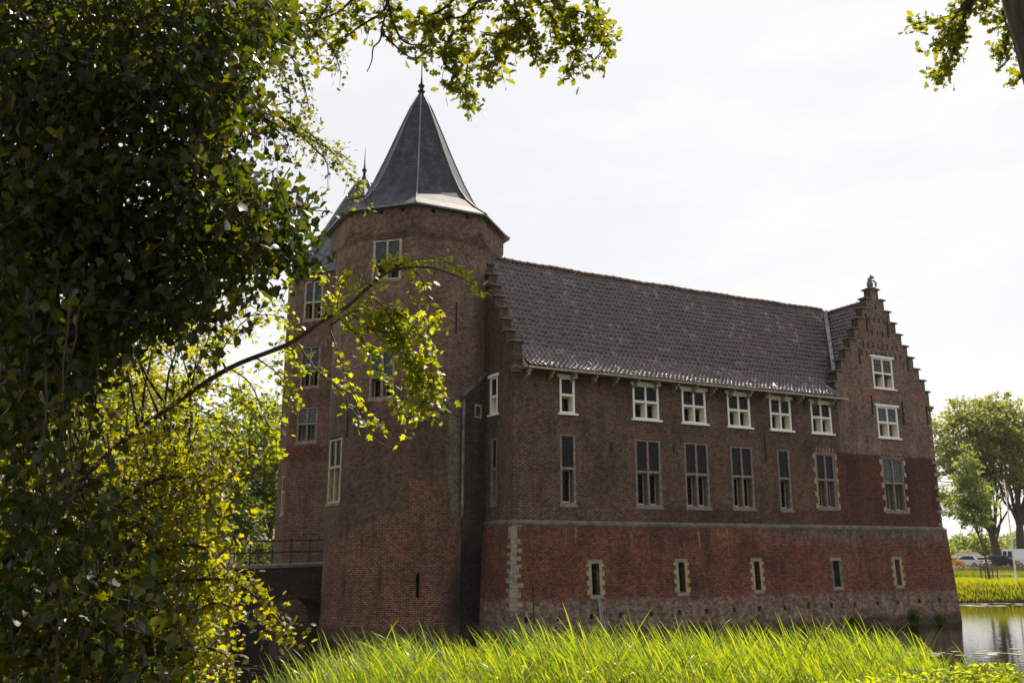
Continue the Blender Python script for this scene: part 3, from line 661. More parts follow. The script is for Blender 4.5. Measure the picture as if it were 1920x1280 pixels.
for ue in (.432, 18.60):
    mb = MB(); mb.obox((ue, -.50, 10.9), (.012, 0, 0), (0, .001, 0), (0, 0, .02)); mb = MB()
    mb.quad([(ue, -.50, 10.9), (ue, .0, 10.9), (ue, .0, 11.47), (ue, -.50, 10.97)]); mb.quad([(ue+.015, -.50, 10.9), (ue+.015, -.50, 10.97), (ue+.015, .0, 11.47), (ue+.015, .0, 10.9)]); mb.build('verge_board', M['creamwood'], castle)
# hipped bit of flare against the gable wing
pantiles([(-.02, 11.03), (.46, 11.5)], -.3, .5, lambda x, r, z: (18.60-r*.0+(0.02), x, z), 'hip_tiles') if False else None
pantiles([(18.25, 11.10), (APX, 16.62)], .46, 3.4, lambda x, r, z: (r, x, z), 'cross_roof_tiles', pitch=.235)
mb = MB()   # rear slopes
mb.quad([(.4, 7.5, 10.9), (.4, 3.5, 16.72), (21.8, 3.5, 16.72), (21.8, 7.5, 10.9)]); mb.quad([(APX, .42, 16.55), (25.5, .42, 11.0), (25.5, 14, 11.0), (APX, 14, 16.55)]); mb.quad([(APX, 3.5, 16.55), (APX, 14, 16.55), (18.1, 14, 11), (18.1, 3.5, 11)])
mb.build('rear_roof', M['tile'], castle)
def ridge(path_f, n):
    mb = MB()
    for i in range(n):
        a, b = np.array(path_f(i/n)), np.array(path_f((i+1)/n)); d = b-a; a = a-d*.06
        mb.tube([a, a+d*.12, b], [.135, .12, .115], 8)
    return mb
ridge(lambda t: (.55+t*(21.5-.55), 3.5, RZ+.0+sag(.55+t*21)), 52).build('ridge_tiles', M['ridge'], castle, True)
ridge(lambda t: (APX, .45+t*3.2, 16.64), 9).build('ridge_tiles', M['ridge'], castle, True)
mb = MB()   # lead valley
va, vb = np.array([18.80, .42, 11.98]), np.array([21.72, 3.46, 16.72]); n_ = 14
for i in range(n_):
    p, q = va+(vb-va)*i/n_, va+(vb-va)*(i+1)/n_
    for sx, sy, w_, in ((-1, 0, .2), (0, -1, .2)):
        pass
    wl, wr = np.array([-.10, .0, .03]), np.array([.04, -.12, .03+.06])
    c0 = p+np.array([0, 0, .07]); c1 = q+np.array([0, 0, .07])
    mb.quad([c0+wl, c0, c1, c1+wl]); mb.quad([c0, c0+wr, c1+wr, c1])
mb.build('valley_flashing', M['lead'], castle)
mb = MB(); mb.obox((18.72, .16, 11.66), (.30, -.02, .0), (0, .30, .04), (0, 0, .36)); mb.build('valley_hopper', M['lead'], castle)

# plinth: battered brick base with stone ledge
BAT = .20; PR = .12
def plf(s, t): return (s, -(PR + BAT*(1-t/ZP)), t)
slits = [(3.50, 3.88, 1.78, 3.0), (7.90, 8.24, 1.80, 3.04), (12.14, 12.46, 1.82, 3.05), (17.02, 17.40, 1.88, 3.06), (21.22, 21.56, 1.88, 3.09)]
put = [(.36+1.48*k+random.uniform(-.06, .06), 0, .80+.012*k, 0) for k in range(17)]
put = [(a, a+.17, c, c+.21, .3) for a, _, c, _ in put]
ex = lambda t: PR+BAT*(1-t/ZP)
mb = MB()
wall(mb, plf, lambda s, t: (0, 1, 0), 0, W1, -1.2, ZP-.06, [(*s, .45) for s in slits]+put, m=0)
for t0, t1 in ((-1.2, ZP-.06),):
    e0, e1 = ex(t0), ex(t1)
    mb.quad([(-e0, -e0, t0), (0, -e0, t0), (0, -e1, t1), (-e1, -e1, t1)], [(-e0, t0), (0, t0), (0, t1), (-e1, t1)])
    mb.quad([(W1, -e0, t0), (W1+e0, -e0, t0), (W1+e1, -e1, t1), (W1, -e1, t1)], [(W1, t0), (W1+e0, t0), (W1+e1, t1), (W1, t1)])
    mb.quad([(-e0, -e0, t0), (-e1, -e1, t1), (-e1, 7, t1), (-e0, 7, t0)], [(-e0, t0), (-e1, t1), (-7, t1), (-7, t0)])
    mb.quad([(W1+e0, -e0, t0), (W1+e0, 14, t0), (W1+e1, 14, t1), (W1+e1, -e1, t1)], [(W1, t0), (W1+14, t0), (W1+14, t1), (W1, t1)])
mb.build('plinth', M['plinth'], castle)
mb = MB(); mb.quad([(.05, .5, -1), (25.2, .5, -1), (25.2, .5, 4.6), (.05, .5, 4.6)]); mb.build('inner_dark', M['hole'], castle)
mb = MB(); e = ex(ZP-.06)+.02   # sloping stone ledge
x = 0; k = 0
while x < W1-.01:
    x2 = min(W1, x+random.uniform(.5, 1.1)); j = random.uniform(-.008, .008)
    mb.quad([(x, -e+j, ZP-.06), (x2, -e+j, ZP-.06), (x2, 0.01, ZP+.07), (x, 0.01, ZP+.07)]); mb.quad([(x, -e+j, ZP-.14), (x2, -e+j, ZP-.14), (x2, -e+j, ZP-.06), (x, -e+j, ZP-.06)])
    x = x2
mb.quad([(-e, -e, ZP-.14), (0, -e, ZP-.14), (0, -e, ZP-.06), (-e, -e, ZP-.06)]); mb.quad([(-e, -e, ZP-.06), (0, -e, ZP-.06), (0, 0, ZP+.07)])
mb.quad([(-e, -e, ZP-.06), (0, 0, ZP+.07), (0, 3, ZP+.07), (-e, 3, ZP-.06)]); mb.quad([(-e, -e, ZP-.14), (-e, -e, ZP-.06), (-e, 3, ZP-.06), (-e, 3, ZP-.14)])
mb.quad([(W1, -e, ZP-.14), (W1+e, -e, ZP-.14), (W1+e, -e, ZP-.06), (W1, -e, ZP-.06)]); mb.quad([(W1, -e, ZP-.06), (W1+e, -e, ZP-.06), (W1, 0, ZP+.07)]); mb.quad([(W1+e, -e, ZP-.06), (W1+e, 14, ZP-.06), (W1, 14, ZP+.07), (W1, 0, ZP+.07)])
mb.build('stone_ledge', M['ledge'], castle)
# corner quoins of the plinth and of the far corner above
mb = MB(); z = 1.25; k = 0
def quoin(mb, z0, z1, wf, ws, cx=0, sgn=1):
    e0, e1 = ex(z0)+.014, ex(z1)+.014
    if sgn > 0: A = [(-e0, -e0, z0), (wf, -e0, z0), (wf, -e1, z1), (-e1, -e1, z1)]; B = [(-e0, -e0, z0), (-e1, -e1, z1), (-e1, ws, z1), (-e0, ws, z0)]
    mb.quad(A); mb.quad(B)
    i_ = .03
    mb.quad([(wf, -e0, z0), (wf, -e0+i_, z0), (wf, -e1+i_, z1), (wf, -e1, z1)]); mb.quad([(-e0, ws, z0), (-e1, ws, z1), (-e1+i_, ws, z1), (-e0+i_, ws, z0)])
    mb.quad([A[3], A[2], (wf, -e1+i_, z1), (-e1, -e1+i_, z1)]); mb.quad([A[0], (-e0, -e0+i_, z0), (wf, -e0+i_, z0), A[1]])
while z < 4.5:
    h = random.uniform(.13, .2) if z < 3.9 else .48
    quoin(mb, z+.006, min(4.52, z+h), (.10, .30, .06, .24)[k % 4] + random.uniform(-.04, .04), (.12, -.16, .16, -.08)[k % 4]); z += h+.004; k += 1
    if z > 4.52: break
mb.build('corner_quoin', M['quoin'], castle, label='pale toothed corner stones at the near left corner of the brick base')
mb = MB(); z = ZP+.1; k = 0
while z < 10.7:
    h = .17; wq = .10 if k % 2 else .26
    mb.box((W1-wq, -.014, z), (W1+.016, .10 if k % 2 else .3, z+h)); z += h*1.9; k += 1
mb.build('corner_quoin', M['quoin'], castle)
for i, (a, b, c, d) in enumerate(slits):
    ym = -(ex((c+d)/2)); wd = bpy.data.objects.new('slit_window', None); C.objects.link(wd); wd.parent = castle; wd.location = ((a+b)/2, ym, c)
    mm = M['yellow'] if i < 3 or i == 4 else M['ledge']
    mb = MB(); hw = (b-a)/2; zz = 0; k = 0; H = d-c; tl = BAT/ZP
    def yo(z_): return (z_-H/2)*tl - .016
    for s in (-1, 1):
        mb = MB(); zz = 0; k = 0
        while zz < H-.02:
            hh = min(.20 if k % 2 == 0 else .17, H-zz); w2 = (.24 if k % 2 == 0 else .14); x0_, x1_ = sorted((s*hw, s*(hw+w2)))
            mb.obox((x0_, yo(zz), zz), (x1_-x0_, 0, 0), (0, .25, 0), (0, tl*hh*.97, hh*.97)); zz += hh; k += 1
        mb.build('edge_stone', mm, wd)

    mb = MB(); mb.obox((-hw-.16, yo(H)-.004, H+.004), (2*hw+.32, 0, 0), (0, .25, 0), (0, tl*.15, .15)); mb.build('lintel', M['quoin'], wd)
    mb = MB(); mb.obox((-hw-.14, yo(-.15)-.008, -.16), (2*hw+.28, 0, 0), (0, .25, 0), (0, tl*.15, .15)); mb.build('sill', M['quoin'], wd)
    mb = MB(); mb.quad([(-hw, .38, 0), (hw, .38, 0), (hw, .38, H), (-hw, .38, H)]); mb.build('pane', M['glassdark'], wd)
    mb = MB()
    for x in (-.09, .0, .09): mb.tube([(x, .16, 0), (x, .16, H)], .009, 5)
    for z_ in (.3, .62, .94): mb.tube([(-hw, .16, z_), (hw, .16, z_)], .008, 5)
    mb.build('iron_grille', M['iron'], wd)
# rods and planks standing in the moat by the wall
mb = MB(); mb.tube([(.78, -.33, -.3), (.76, -.24, 2.2)], .022, 6); mb.build('iron_pipe', M['iron'], castle)
mb = MB(); mb.obox((3.75, -.62, -.4), (.09, 0, 0), (0, .05, 0), (-.02, .33, 2.05)); mb.obox((3.95, -.62, -.4), (.05, 0, 0), (0, .05, 0), (-.12, .33, 2.0))
pl_ = mb.build('mooring_plank', simple('grey weathered wood', (.25, .23, .22), .8), None); pl_.location = (OX, OY, 0); pl_.rotation_euler = (0, 0, TH)
pl_['label'] = 'pair of grey poles leaning on the brick base under the leftmost slit window'; pl_['category'] = 'pole'

# ------------------------------------------------------------------ round tower
TC = (-2.11, 5.81); TR = 3.75
def octr(a, Rv):   # octagon radius at angle a with vertices at 22.5+45k deg
    t = (math.degrees(a)-22.5) % 45; return Rv*math.cos(R(22.5))/math.cos(R(t-22.5))
def towp(s, t):
    a = s/TR; r = TR
    if t > 16.6: r = max(TR, min(octr(a, 4.13), TR+(t-16.75)*.62 if t < 17.55 else 9))
    if t < .9: r = TR + .10*(1-t/.9)**.6 if t > 0 else TR+.10
    return (TC[0]+r*math.cos(a), TC[1]+r*math.sin(a), t)
def tin(s, t): a = s/TR; return (-math.cos(a), -math.sin(a), 0)
def arc(d): return TR*R(d)
th = [(arc(-142), arc(-121.2), 14.86, 16.72, .42), (arc(-141.7), arc(-123.3), 9.70, 11.80, .42), (arc(-185), arc(-163), 5.48, 8.26, .42), (arc(-106.9), arc(-104.6), 1.70, 2.65, .4)]
for a in (-157, -136, -121, -101.5, -77, -56): th.append((arc(a-1.3), arc(a+1.3), 17.86, 18.02, .3))
zs = [0, .1, .25, .5, .9, 16.6, 16.75, 16.95, 17.15, 17.35, 17.55, 17.7]
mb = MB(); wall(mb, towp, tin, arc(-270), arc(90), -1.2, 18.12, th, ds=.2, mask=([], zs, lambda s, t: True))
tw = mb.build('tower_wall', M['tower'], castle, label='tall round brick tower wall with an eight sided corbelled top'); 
mb = MB(); mb.lathe([(TR-.44, -.5), (TR-.44, 17.9)], (TC[0], TC[1], 0), 40); mb.build('inner_dark', M['hole'], castle)
def tfr(deg, half):
    a = R(deg); d = TR*math.cos(R(half)); n = np.array([math.cos(a), math.sin(a), 0]); return Frame((TC[0]+n[0]*d, TC[1]+n[1]*d, 0), (-math.sin(a), math.cos(a), 0), n)
f = tfr(-131.6, 8.5); window(f, -.66, .66, 14.88, 16.70, 15.62, 'stone', gt='glassblue', gl='glassdark', fm='beige')
f = tfr(-132.5, 7); window(f, -.58, .58, 9.72, 11.78, 10.62, 'stone', gt='glassblue', gl='glassdark')
f = tfr(-174, 8); window(f, -.68, .68, 5.50, 8.22, 7.0, 'stone', gt='glass', gl='glassdark', fm='beige', deep=.06)
for a, z0, z1 in ((-158.5, 8.2, 9.3), (-103.7, 8.35, 9.75), (-84, 12.6, 14.0), (-148, 12.2, 12.9), (-111.5, 17.3, 17.8)):
    t = R(a); c = np.array([TC[0]+(TR+.02)*math.cos(t), TC[1]+(TR+.02)*math.sin(t), z0]); mb = MB()
    mb.obox(c, np.array([-math.sin(t), math.cos(t), 0])*.05, np.array([math.cos(t), math.sin(t), 0])*.04, (0, 0, z1-z0)); mb.build('wall_anchor', M['iron'], castle)
# spire
SP = [(4.40, 18.14), (3.72, 18.62), (3.12, 19.18), (2.64, 19.86), (2.17, 20.78), (1.58, 22.15), (1.04, 23.50), (.52, 24.75), (.14, 25.45)]
def spire(name, prof, centre, verts, mat, parent, hip=.032):
    """verts(i) -> unit outline direction (x,y) scaled per profile radius"""
    mb = MB(); n = len(verts)
    fine = []
    for (r0, z0), (r1, z1) in zip(prof[:-1], prof[1:]):
        for q in (0, .5): fine.append((r0+(r1-r0)*q, z0+(z1-z0)*q))
    fine.append(prof[-1])
    for (r0, z0), (r1, z1) in zip(prof[:-1], prof[1:]):
        for i in range(n):
            a, b = np.array(verts[i]), np.array(verts[(i+1) % n])
            P = [centre+a*r0, centre+b*r0, centre+b*r1, centre+a*r1]; l0, l1 = np.linalg.norm(b-a)*r0, np.linalg.norm(b-a)*r1
            sl = math.hypot(r1-r0, z1-z0); vb_ = z0*1.15
            mb.quad([(*P[0], z0), (*P[1], z0), (*P[2], z1), (*P[3], z1)], [(-l0/2, vb_), (l0/2, vb_), (l1/2, vb_+sl), (-l1/2, vb_+sl)])
    mb.build(name, mat, parent)
    for i in range(n):
        mb = MB(); a = np.array(verts[i]); mb.tube([(*(centre+a*(r+.01)), z+.02) for r, z in prof], [hip]*len(prof), 6); mb.build('hip_flashing', M['lead'], parent)
    mb = MB()   # thin eave moulding
    r, z = prof[0]
    for i in range(n):
        a, b = np.array(verts[i]), np.array(verts[(i+1) % n])
        mb.quad([(*(centre+a*r), z-.07), (*(centre+b*r), z-.07), (*(centre+b*r), z), (*(centre+a*r), z)]); mb.quad([(*(centre+a*(r-.45)), z-.03), (*(centre+b*(r-.45)), z-.03), (*(centre+b*r), z-.07), (*(centre+a*r), z-.07)])
    mb.build('eave_moulding', M['lead'], parent)
ov = [(math.cos(R(22.5+45*k)), math.sin(R(22.5+45*k))) for k in range(8)]
spire('spire_roof', SP, np.array(TC), ov, M['slate'], castle)
mb = MB(); mb.lathe([(.26, 0), (.20, .05), (.17, .2), (.12, .5), (.13, .6), (.2, .68), (.11, .76), (.09, .85), (.15, .93), (.16, 1.0), (.07, 1.1), (.05, 1.25), (.03, 1.5), (.015, 3.3), (0, 3.35)], (TC[0], TC[1], 25.0), 12)
fin = mb.build('finial', M['iron'], castle, True)
mb = MB()
mb.tube([(TC[0]-.32, TC[1]-.2, 27.35), (TC[0]+.38, TC[1]+.22, 27.30)], .014, 5); mb.tube([(TC[0], TC[1], 27.0), (TC[0], TC[1], 28.3)], .014, 5)
for t in np.linspace(0, 2*math.pi, 9)[:-1]: mb.tube([(TC[0]+.1*math.cos(t), TC[1]+.06*math.cos(t), 27.32+.1*math.sin(t)), (TC[0]+.1*math.cos(t+.8), TC[1]+.06*math.cos(t+.8), 27.32+.1*math.sin(t+.8))], .01, 4)
mb.build('weather_vane', M['iron'], fin)
# latrine shaft in the angle between tower and wing
mb = MB(); sx0, sx1 = -1.30, -.01; y0, y1 = 2.05, 2.58
def shf(s, t): k = (s-sx0)/(sx1-sx0); return (s, y0+(y1-y0)*k, t)
wall(mb, shf, lambda s, t: (0, 1, 0), sx0, sx1, -1.0, 9.9, [(-.62, -.30, 9.15-.0, 9.62, .25)])
mb.quad([shf(sx0, 9.9), shf(sx1, 9.9), shf(sx1, 11.05)], [(0, 9.9), (1.3, 9.9), (1.3, 11.05)])
mb.quad([(sx0, y0, -1), (sx0, y0, 9.9), (sx0, 4, 9.9), (sx0, 4, -1)])
mb.build('shaft_wall', M['turret2'] if 'turret2' in M else M.setdefault('turret2', brick_mat('shaft brick', lambda g, uv, u, z, e: g.mix(g.math('SUBTRACT', 1.0, g.step(g.math('MULTIPLY_ADD', e, .8, z), 3.4, 4.4)), brick(g, uv, (.105, .068, .05), (.075, .05, .038), (.16, .13, .105)).outputs[0], g.ramp(g.noise(uv, 6, 6, .7), [(.45, (.03, .026, .022)), (.62, (.06, .05, .04)), (.72, (.16, .14, .11))])))), castle)
mb = MB(); mb.obox((sx0-.12, y0-.12, 9.78), (1.44, .54, 1.22), (0, .9, 0), (0, 0, .17)); mb.build('shaft_coping', M['mossy'], castle)
mb = MB(); mb.tube([(sx0-.02, y0-.08, 9.75), (sx0-.04, y0-.08, 4.9)], .07, 8); mb.build('drain_pipe', M['mossy'], castle)
wd = MB(); 
for a, b, c, d in ((-.66, -.26, 9.58, 9.66), (-.66, -.26, 9.08, 9.15), (-.66, -.60, 9.15, 9.58), (-.32, -.26, 9.15, 9.58)): wd.obox(np.array(shf(a, c))+np.array([0, -.04, 0]), np.array(shf(b, c))-np.array(shf(a, c)), (0, .1, 0), (0, 0, d-c))
sw = wd.build('small_window', M['beige'], castle); mb = MB(); mb.quad([np.array(shf(a, b))+np.array([0, .1, 0]) for a, b in ((-.62, 9.15), (-.3, 9.15), (-.3, 9.6), (-.62, 9.6))]); mb.build('pane', M['glassdark'], sw)

# ------------------------------------------------------------------ corner turret beyond the bridge
P0w = np.array([-12.10, 49.0]); A_ = np.array([math.cos(TH-R(45)), math.sin(TH-R(45))]); Nw = np.array([A_[1], -A_[0]])
def wl2(p): u, v = toloc(p[0], p[1]); return np.array([u, v])
sa, sb = 4.2, 2.0
dirs = [A_*sa]; pts = [P0w]; ang = TH-R(45)
cur = P0w.copy()
for k in range(8):
    L_ = sa if k % 2 == 0 else sb
    cur = cur + np.array([math.cos(ang), math.sin(ang)])*L_; ang += R(45); pts.append(cur.copy())
poly = [wl2(p) for p in pts[:8]]; cen = sum(poly)/8
mb = MB()
WT = [(.50, 1.68, 15.98, 18.25), (.50, 1.70, 12.22, 14.5), (.46, 1.70, 9.22, 11.12)]
for k in range(8):
    a, b = poly[k], poly[(k+1) % 8]; d = b-a; ln = np.linalg.norm(d); d = d/ln; nin = np.array([-d[1], d[0]])
    hs = [(*q, .42) for q in WT] if k == 0 else ([(1.0, 1.75, 5.4, 7.5, .3)] if k == 7 else [])
    wall(mb, lambda s, t, a=a, d=d: (a[0]+d[0]*s, a[1]+d[1]*s, t), lambda s, t, n=nin: (n[0], n[1], 0), 0, ln, -1, 18.72, hs, fuv=lambda s, t, k=k: (s+k*5, t))
mb.build('turret_wall', M['turret'], castle)
mb = MB()
for k in range(8):
    a, b = cen+(poly[k]-cen)*.86, cen+(poly[(k+1) % 8]-cen)*.86; mb.quad([(*a, -.5), (*b, -.5), (*b, 18.5), (*a, 18.5)])
mb.build('inner_dark', M['hole'], castle)
d = (poly[1]-poly[0])/sa; fA = Frame((*poly[0], 0), (*d, 0), (d[1], -d[0], 0))
window(fA, .50, 1.68, 15.98, 18.22, 17.0, 'stone', gt='glassblue', gl='glassdark', fm='beige')
window(fA, .50, 1.70, 12.22, 14.48, 13.3, 'stone', gt='glassblue', gl='glassdark')
w3 = window(fA, .46, 1.70, 9.22, 11.10, 10.2, 'stone', gt='glasspale', gl='glasspale')
d7 = (poly[0]-poly[7])/sb; fB = Frame((*poly[7], 0), (*d7, 0), (d7[1], -d7[0], 0)); window(fB, 1.0, 1.75, 5.42, 7.48, 6.6, 'stone', lights=1, fm='beige')
tv = [tuple((p-cen)/np.linalg.norm(poly[0]-cen)) for p in poly]; r0 = np.linalg.norm(poly[0]-cen)
spire('turret_roof', [(4.3, 18.75), (4.0, 19.25), (3.5, 19.95), (2.88, 20.9), (2.36, 21.9), (1.87, 22.8), (1.40, 23.7), (.95, 24.5), (.42, 25.4)], cen, tv, M['slate2'], castle, hip=.04)
mb = MB(); mb.lathe([(.40, 24.5), (.28, 24.9), (.18, 25.2), (.10, 25.45), (.08, 25.7), (.15, 25.8), (.16, 25.86), (.07, 25.95), (.04, 26.3), (.025, 26.7), (.012, 27.3), (0, 27.32)], (cen[0], cen[1], .35), 10); mb.build('finial', M['iron'], castle, True)
def dormer(base, dirv, w_, d_, z0, z1, z2):
    """small hipped dormer: base centre of its front (castle coords), dirv pointing outward"""
    n = np.array([dirv[0], dirv[1]]); n = n/np.linalg.norm(n); a = np.array([-n[1], n[0]]); o = np.array(base)
    def q(x, y, z): p = o+a*x-n*y; return (p[0], p[1], z)
    mb = MB()
    mb.quad([q(-w_, 0, z0), q(w_, 0, z0), q(w_, 0, z1), q(-w_, 0, z1)]); mb.quad([q(-w_, 0, z0), q(-w_, 0, z1), q(-w_, d_, z1), q(-w_, d_, z0)]); mb.quad([q(w_, 0, z0), q(w_, d_, z0), q(w_, d_, z1), q(w_, 0, z1)])
    dm = mb.build('dormer', M['white'], castle)
    mb = MB(); e_ = .18
    mb.quad([q(-w_-e_, -e_, z1-.05), q(w_+e_, -e_, z1-.05), q(0, .5, z2)]); mb.quad([q(-w_-e_, -e_, z1-.05), q(0, .5, z2), q(0, d_+.6, z2), q(-w_-e_, d_, z1-.05)]); mb.quad([q(w_+e_, -e_, z1-.05), q(w_+e_, d_, z1-.05), q(0, d_+.6, z2), q(0, .5, z2)])
    mb.quad([q(-w_-e_, -e_, z1-.06), q(-w_-e_, d_, z1-.06), q(w_+e_, d_, z1-.06), q(w_+e_, -e_, z1-.06)])
    mb.build('dormer_roof', M['slate2'], dm)
    mb = MB(); mb.quad([q(-w_*.6, -.02, z0+.15), q(w_*.6, -.02, z0+.15), q(w_*.6, -.02, z1-.15), q(-w_*.6, -.02, z1-.15)]); mb.build('pane', M['glassdark'], dm)
dl = wl2(at(670, 385, 50.6)[:2]); dirA = fA.n[:2]
dormer(dl, toloc(OX-.55, OY-.83), .55, 1.6, 23.0, 23.95, 25.05)
dl = wl2(at(575, 485, 54)[:2]); dormer(dl, toloc(OX-.96, OY-.26), .6, 2.2, 19.6, 20.7, 22.1)
# gate range between tower and turret, and the rear range
mb = MB()
for lo_, hi_ in (((-1.4, 9.0, -1), (4.5, 17.5, 11.5)), ((3.0, 8.0, -1), (9, 26, 11.0)), ((9, 20, -1), (25, 26, 9.5))): mb.box(lo_, hi_)
mb.build('gate_range', M['turret'], castle)

# ------------------------------------------------------------------ bridge
VB = 7.85; bridge = thing('brick_bridge', 'dark brick arched bridge with black iron railings running to the round tower', 'bridge', (OX, OY, 0), TH)
def deckz(u): return 3.02 + .028*(u+4) if u < -4 else 3.02
U0, U1 = -18.0, -3.4; VW = 3.6
arches = [(-7.6, -5.05, 1.50), (-10.75, -8.45, 1.45)]
def arch_z(u):
    for a, b, h in arches:
        if a < u < b: c, r = (a+b)/2, (b-a)/2; return max(0, h-.9 + .9*math.sqrt(max(0, 1-((u-c)/r)**2)))
    return None
mb = MB(); us = sorted(set(list(np.arange(U0, U1, .5))+[U1]+[a+(b-a)*(.5-.5*math.cos(math.pi*i/16)) for a, b, h in arches for i in range(17)]))
for v_ in (VB, VB+VW):
    for a, b in zip(us[:-1], us[1:]):
        m_ = (a+b)/2; za, zb = arch_z(a+1e-6), arch_z(b-1e-6)
        if arch_z(m_) is None: za = zb = -1.2
        else: za = za or .6; zb = zb or .6
        mb.quad([(a, v_, za), (b, v_, zb), (b, v_, deckz(b)), (a, v_, deckz(a))], [(a, za), (b, zb), (b, deckz(b)), (a, deckz(a))])
    mb.build('spandrel_wall', M['bridge'], bridge); mb = MB()
for a, b, h in arches:
    mb = MB(); pts_ = [(a, -1.2)]+[(a+(b-a)*(.5-.5*math.cos(math.pi*i/16)), 0) for i in range(17)]+[(b, -1.2)]
    pts_ = [(x, (z if z else (arch_z(min(max(x, a+1e-6), b-1e-6)) or .6))) for x, z in pts_]; s_ = 0
    for (x0_, z0_), (x1_, z1_) in zip(pts_[:-1], pts_[1:]):
        l_ = math.hypot(x1_-x0_, z1_-z0_); mb.quad([(x0_, VB+.002, z0_), (x1_, VB+.002, z1_), (x1_, VB+VW, z1_), (x0_, VB+VW, z0_)], [(0, s_), (0, s_+l_), (VW, s_+l_), (VW, s_)]); s_ += l_
    mb.build('arch_vault', M['vault'], bridge)
mb = MB()
for a, b in zip(np.linspace(U0, U1, 20)[:-1], np.linspace(U0, U1, 20)[1:]):
    mb.quad([(a, VB-.09, deckz(a)), (b, VB-.09, deckz(b)), (b, VB+VW+.09, deckz(b)), (a, VB+VW+.09, deckz(a))]); mb.quad([(a, VB-.09, deckz(a)-.12), (b, VB-.09, deckz(b)-.12), (b, VB-.09, deckz(b)), (a, VB-.09, deckz(a))]); mb.quad([(a, VB-.09, deckz(a)-.12), (a, VB, deckz(a)-.12), (b, VB, deckz(b)-.12), (b, VB-.09, deckz(b)-.12)])
mb.build('deck', M['ledge'], bridge)
for v_ in (VB+.05, VB+VW-.05):
    rl = MB()
    for hz, r_ in ((1.02, .026), (.52, .02)): rl.tube([(U0, v_, deckz(U0)+hz), (-4, v_, deckz(-4)+hz), (U1, v_, deckz(U1)+hz)], r_, 6)
    ro = rl.build('railing', M['iron'], bridge)
    for k in range(8):
        u = -5.1-1.75*k; mb = MB(); mb.tube([(u, v_, deckz(u)), (u, v_, deckz(u)+1.02)], .03, 6); mb.ball((u, v_, deckz(u)+1.08), .05, 6); mb.build('post', M['iron'], ro)
mb = MB(); mb.obox((-13.2, VB-1.0, -1), (1.9, 0, 0), (0, 1.0, 0), (0, 0, 1.45)); mb.build('abutment', M['ledge'], bridge)

# ------------------------------------------------------------------ foliage machinery
LEAF = {
 'oak': ([(0, 0, 0), (.0, .5, .03), (0, 1, -.06), (.16, .12, .03), (.10, .27, .02), (.32, .40, .05), (.16, .50, .03), (.34, .66, .05), (.17, .76, .02), (.20, .92, -.02),
          (-.16, .12, .03), (-.10, .27, .02), (-.32, .40, .05), (-.16, .50, .03), (-.34, .66, .05), (-.17, .76, .02), (-.20, .92, -.02)],
         [(0, 3, 4, 5, 6, 1), (1, 6, 7, 8, 9, 2), (1, 13, 12, 11, 10, 0), (2, 16, 15, 14, 13, 1)]),
 'haw': ([(0, 0, 0), (0, .5, .02), (0, 1, -.04), (.36, .22, .05), (.20, .40, .03), (.42, .60, .05), (.16, .72, .02), (-.36, .22, .05), (-.20, .40, .03), (-.42, .60, .05), (-.16, .72, .02)],
         [(0, 3, 4, 1), (1, 4, 5, 6, 2), (1, 8, 7, 0), (2, 10, 9, 8, 1)]),
 'ivy': ([(0, .06, 0), (0, .5, .02), (0, 1.05, -.16), (.30, -.02, .06), (.50, .42, .05), (.24, .62, .02), (-.30, -.02, .06), (-.50, .42, .05), (-.24, .62, .02)],
         [(0, 3, 4, 5, 1), (1, 5, 2), (1, 8, 7, 6, 0), (2, 8, 1)]),
 'oval': ([(0, 0, 0), (0, .5, .02), (0, 1, -.08), (.26, .25, .05), (.27, .6, .04), (-.26, .25, .05), (-.27, .6, .04)],
         [(0, 3, 4, 1), (1, 4, 2), (1, 6, 5, 0), (2, 6, 1)]),
 'tri': ([(-.35, 0, 0), (.35, .1, 0), (.25, .8, .1), (-.2, 1, -.05)], [(0, 1, 2, 3)]),
}
def leaves(name, kind, P, size, mat, parent, droop=.5, flat=.5, dirs=None, rng=RNG):
    """one crown mesh of leaves at points P; each leaf a small folded blade"""
    P = np.asarray(P, float); n = len(P); T, F = LEAF[kind]; T = np.array(T)
    d = rng.normal(size=(n, 3)); d[:, 2] = d[:, 2]*.6 - droop
    if dirs is not None: d += dirs
    d /= np.linalg.norm(d, axis=1)[:, None]
    up = rng.normal(size=(n, 3))*(1-flat) + np.array([0, 0, 1.0])*flat*1.5
    x = np.cross(d, up); x /= np.linalg.norm(x, axis=1)[:, None]+1e-9; z = np.cross(x, d)
    s = size*rng.uniform(.6, 1.25, n)[:, None, None]
    curl = rng.uniform(.2, 2.4, n)[:, None, None]
    V = P[:, None, :] + s*(T[None, :, 0:1]*x[:, None, :] + T[None, :, 1:2]*d[:, None, :] + curl*T[None, :, 2:3]*z[:, None, :])
    me = mesh_arrays(name, V.reshape(-1, 3), F, len(T), n)
    return link(name, me, mat, parent)
def wander(a, b, n=8, amp=.1, sagd=0., rng=RNG):
    a, b = np.array(a, float), np.array(b, float); L_ = np.linalg.norm(b-a); P = []
    off = np.zeros(3)
    for i in range(n+1):
        t = i/n; off = off + rng.normal(size=3)*amp*L_/n
        P.append(a+(b-a)*t + off*math.sin(math.pi*min(t*1.0, 1)) + np.array([0, 0, sagd*L_*math.sin(math.pi*t)]))
    return P
def smooth_path(pts, k=5):
    pts = [np.array(p, float) for p in pts]; Q = [pts[0]]+pts+[pts[-1]]; o = []
    for i in range(1, len(Q)-2):
        for j in range(k):
            t = j/k; p0, p1, p2, p3 = Q[i-1], Q[i], Q[i+1], Q[i+2]
            o.append(.5*((2*p1)+(-p0+p2)*t+(2*p0-5*p1+4*p2-p3)*t*t+(-p0+3*p1-3*p2+p3)*t**3))
    o.append(pts[-1]); return o
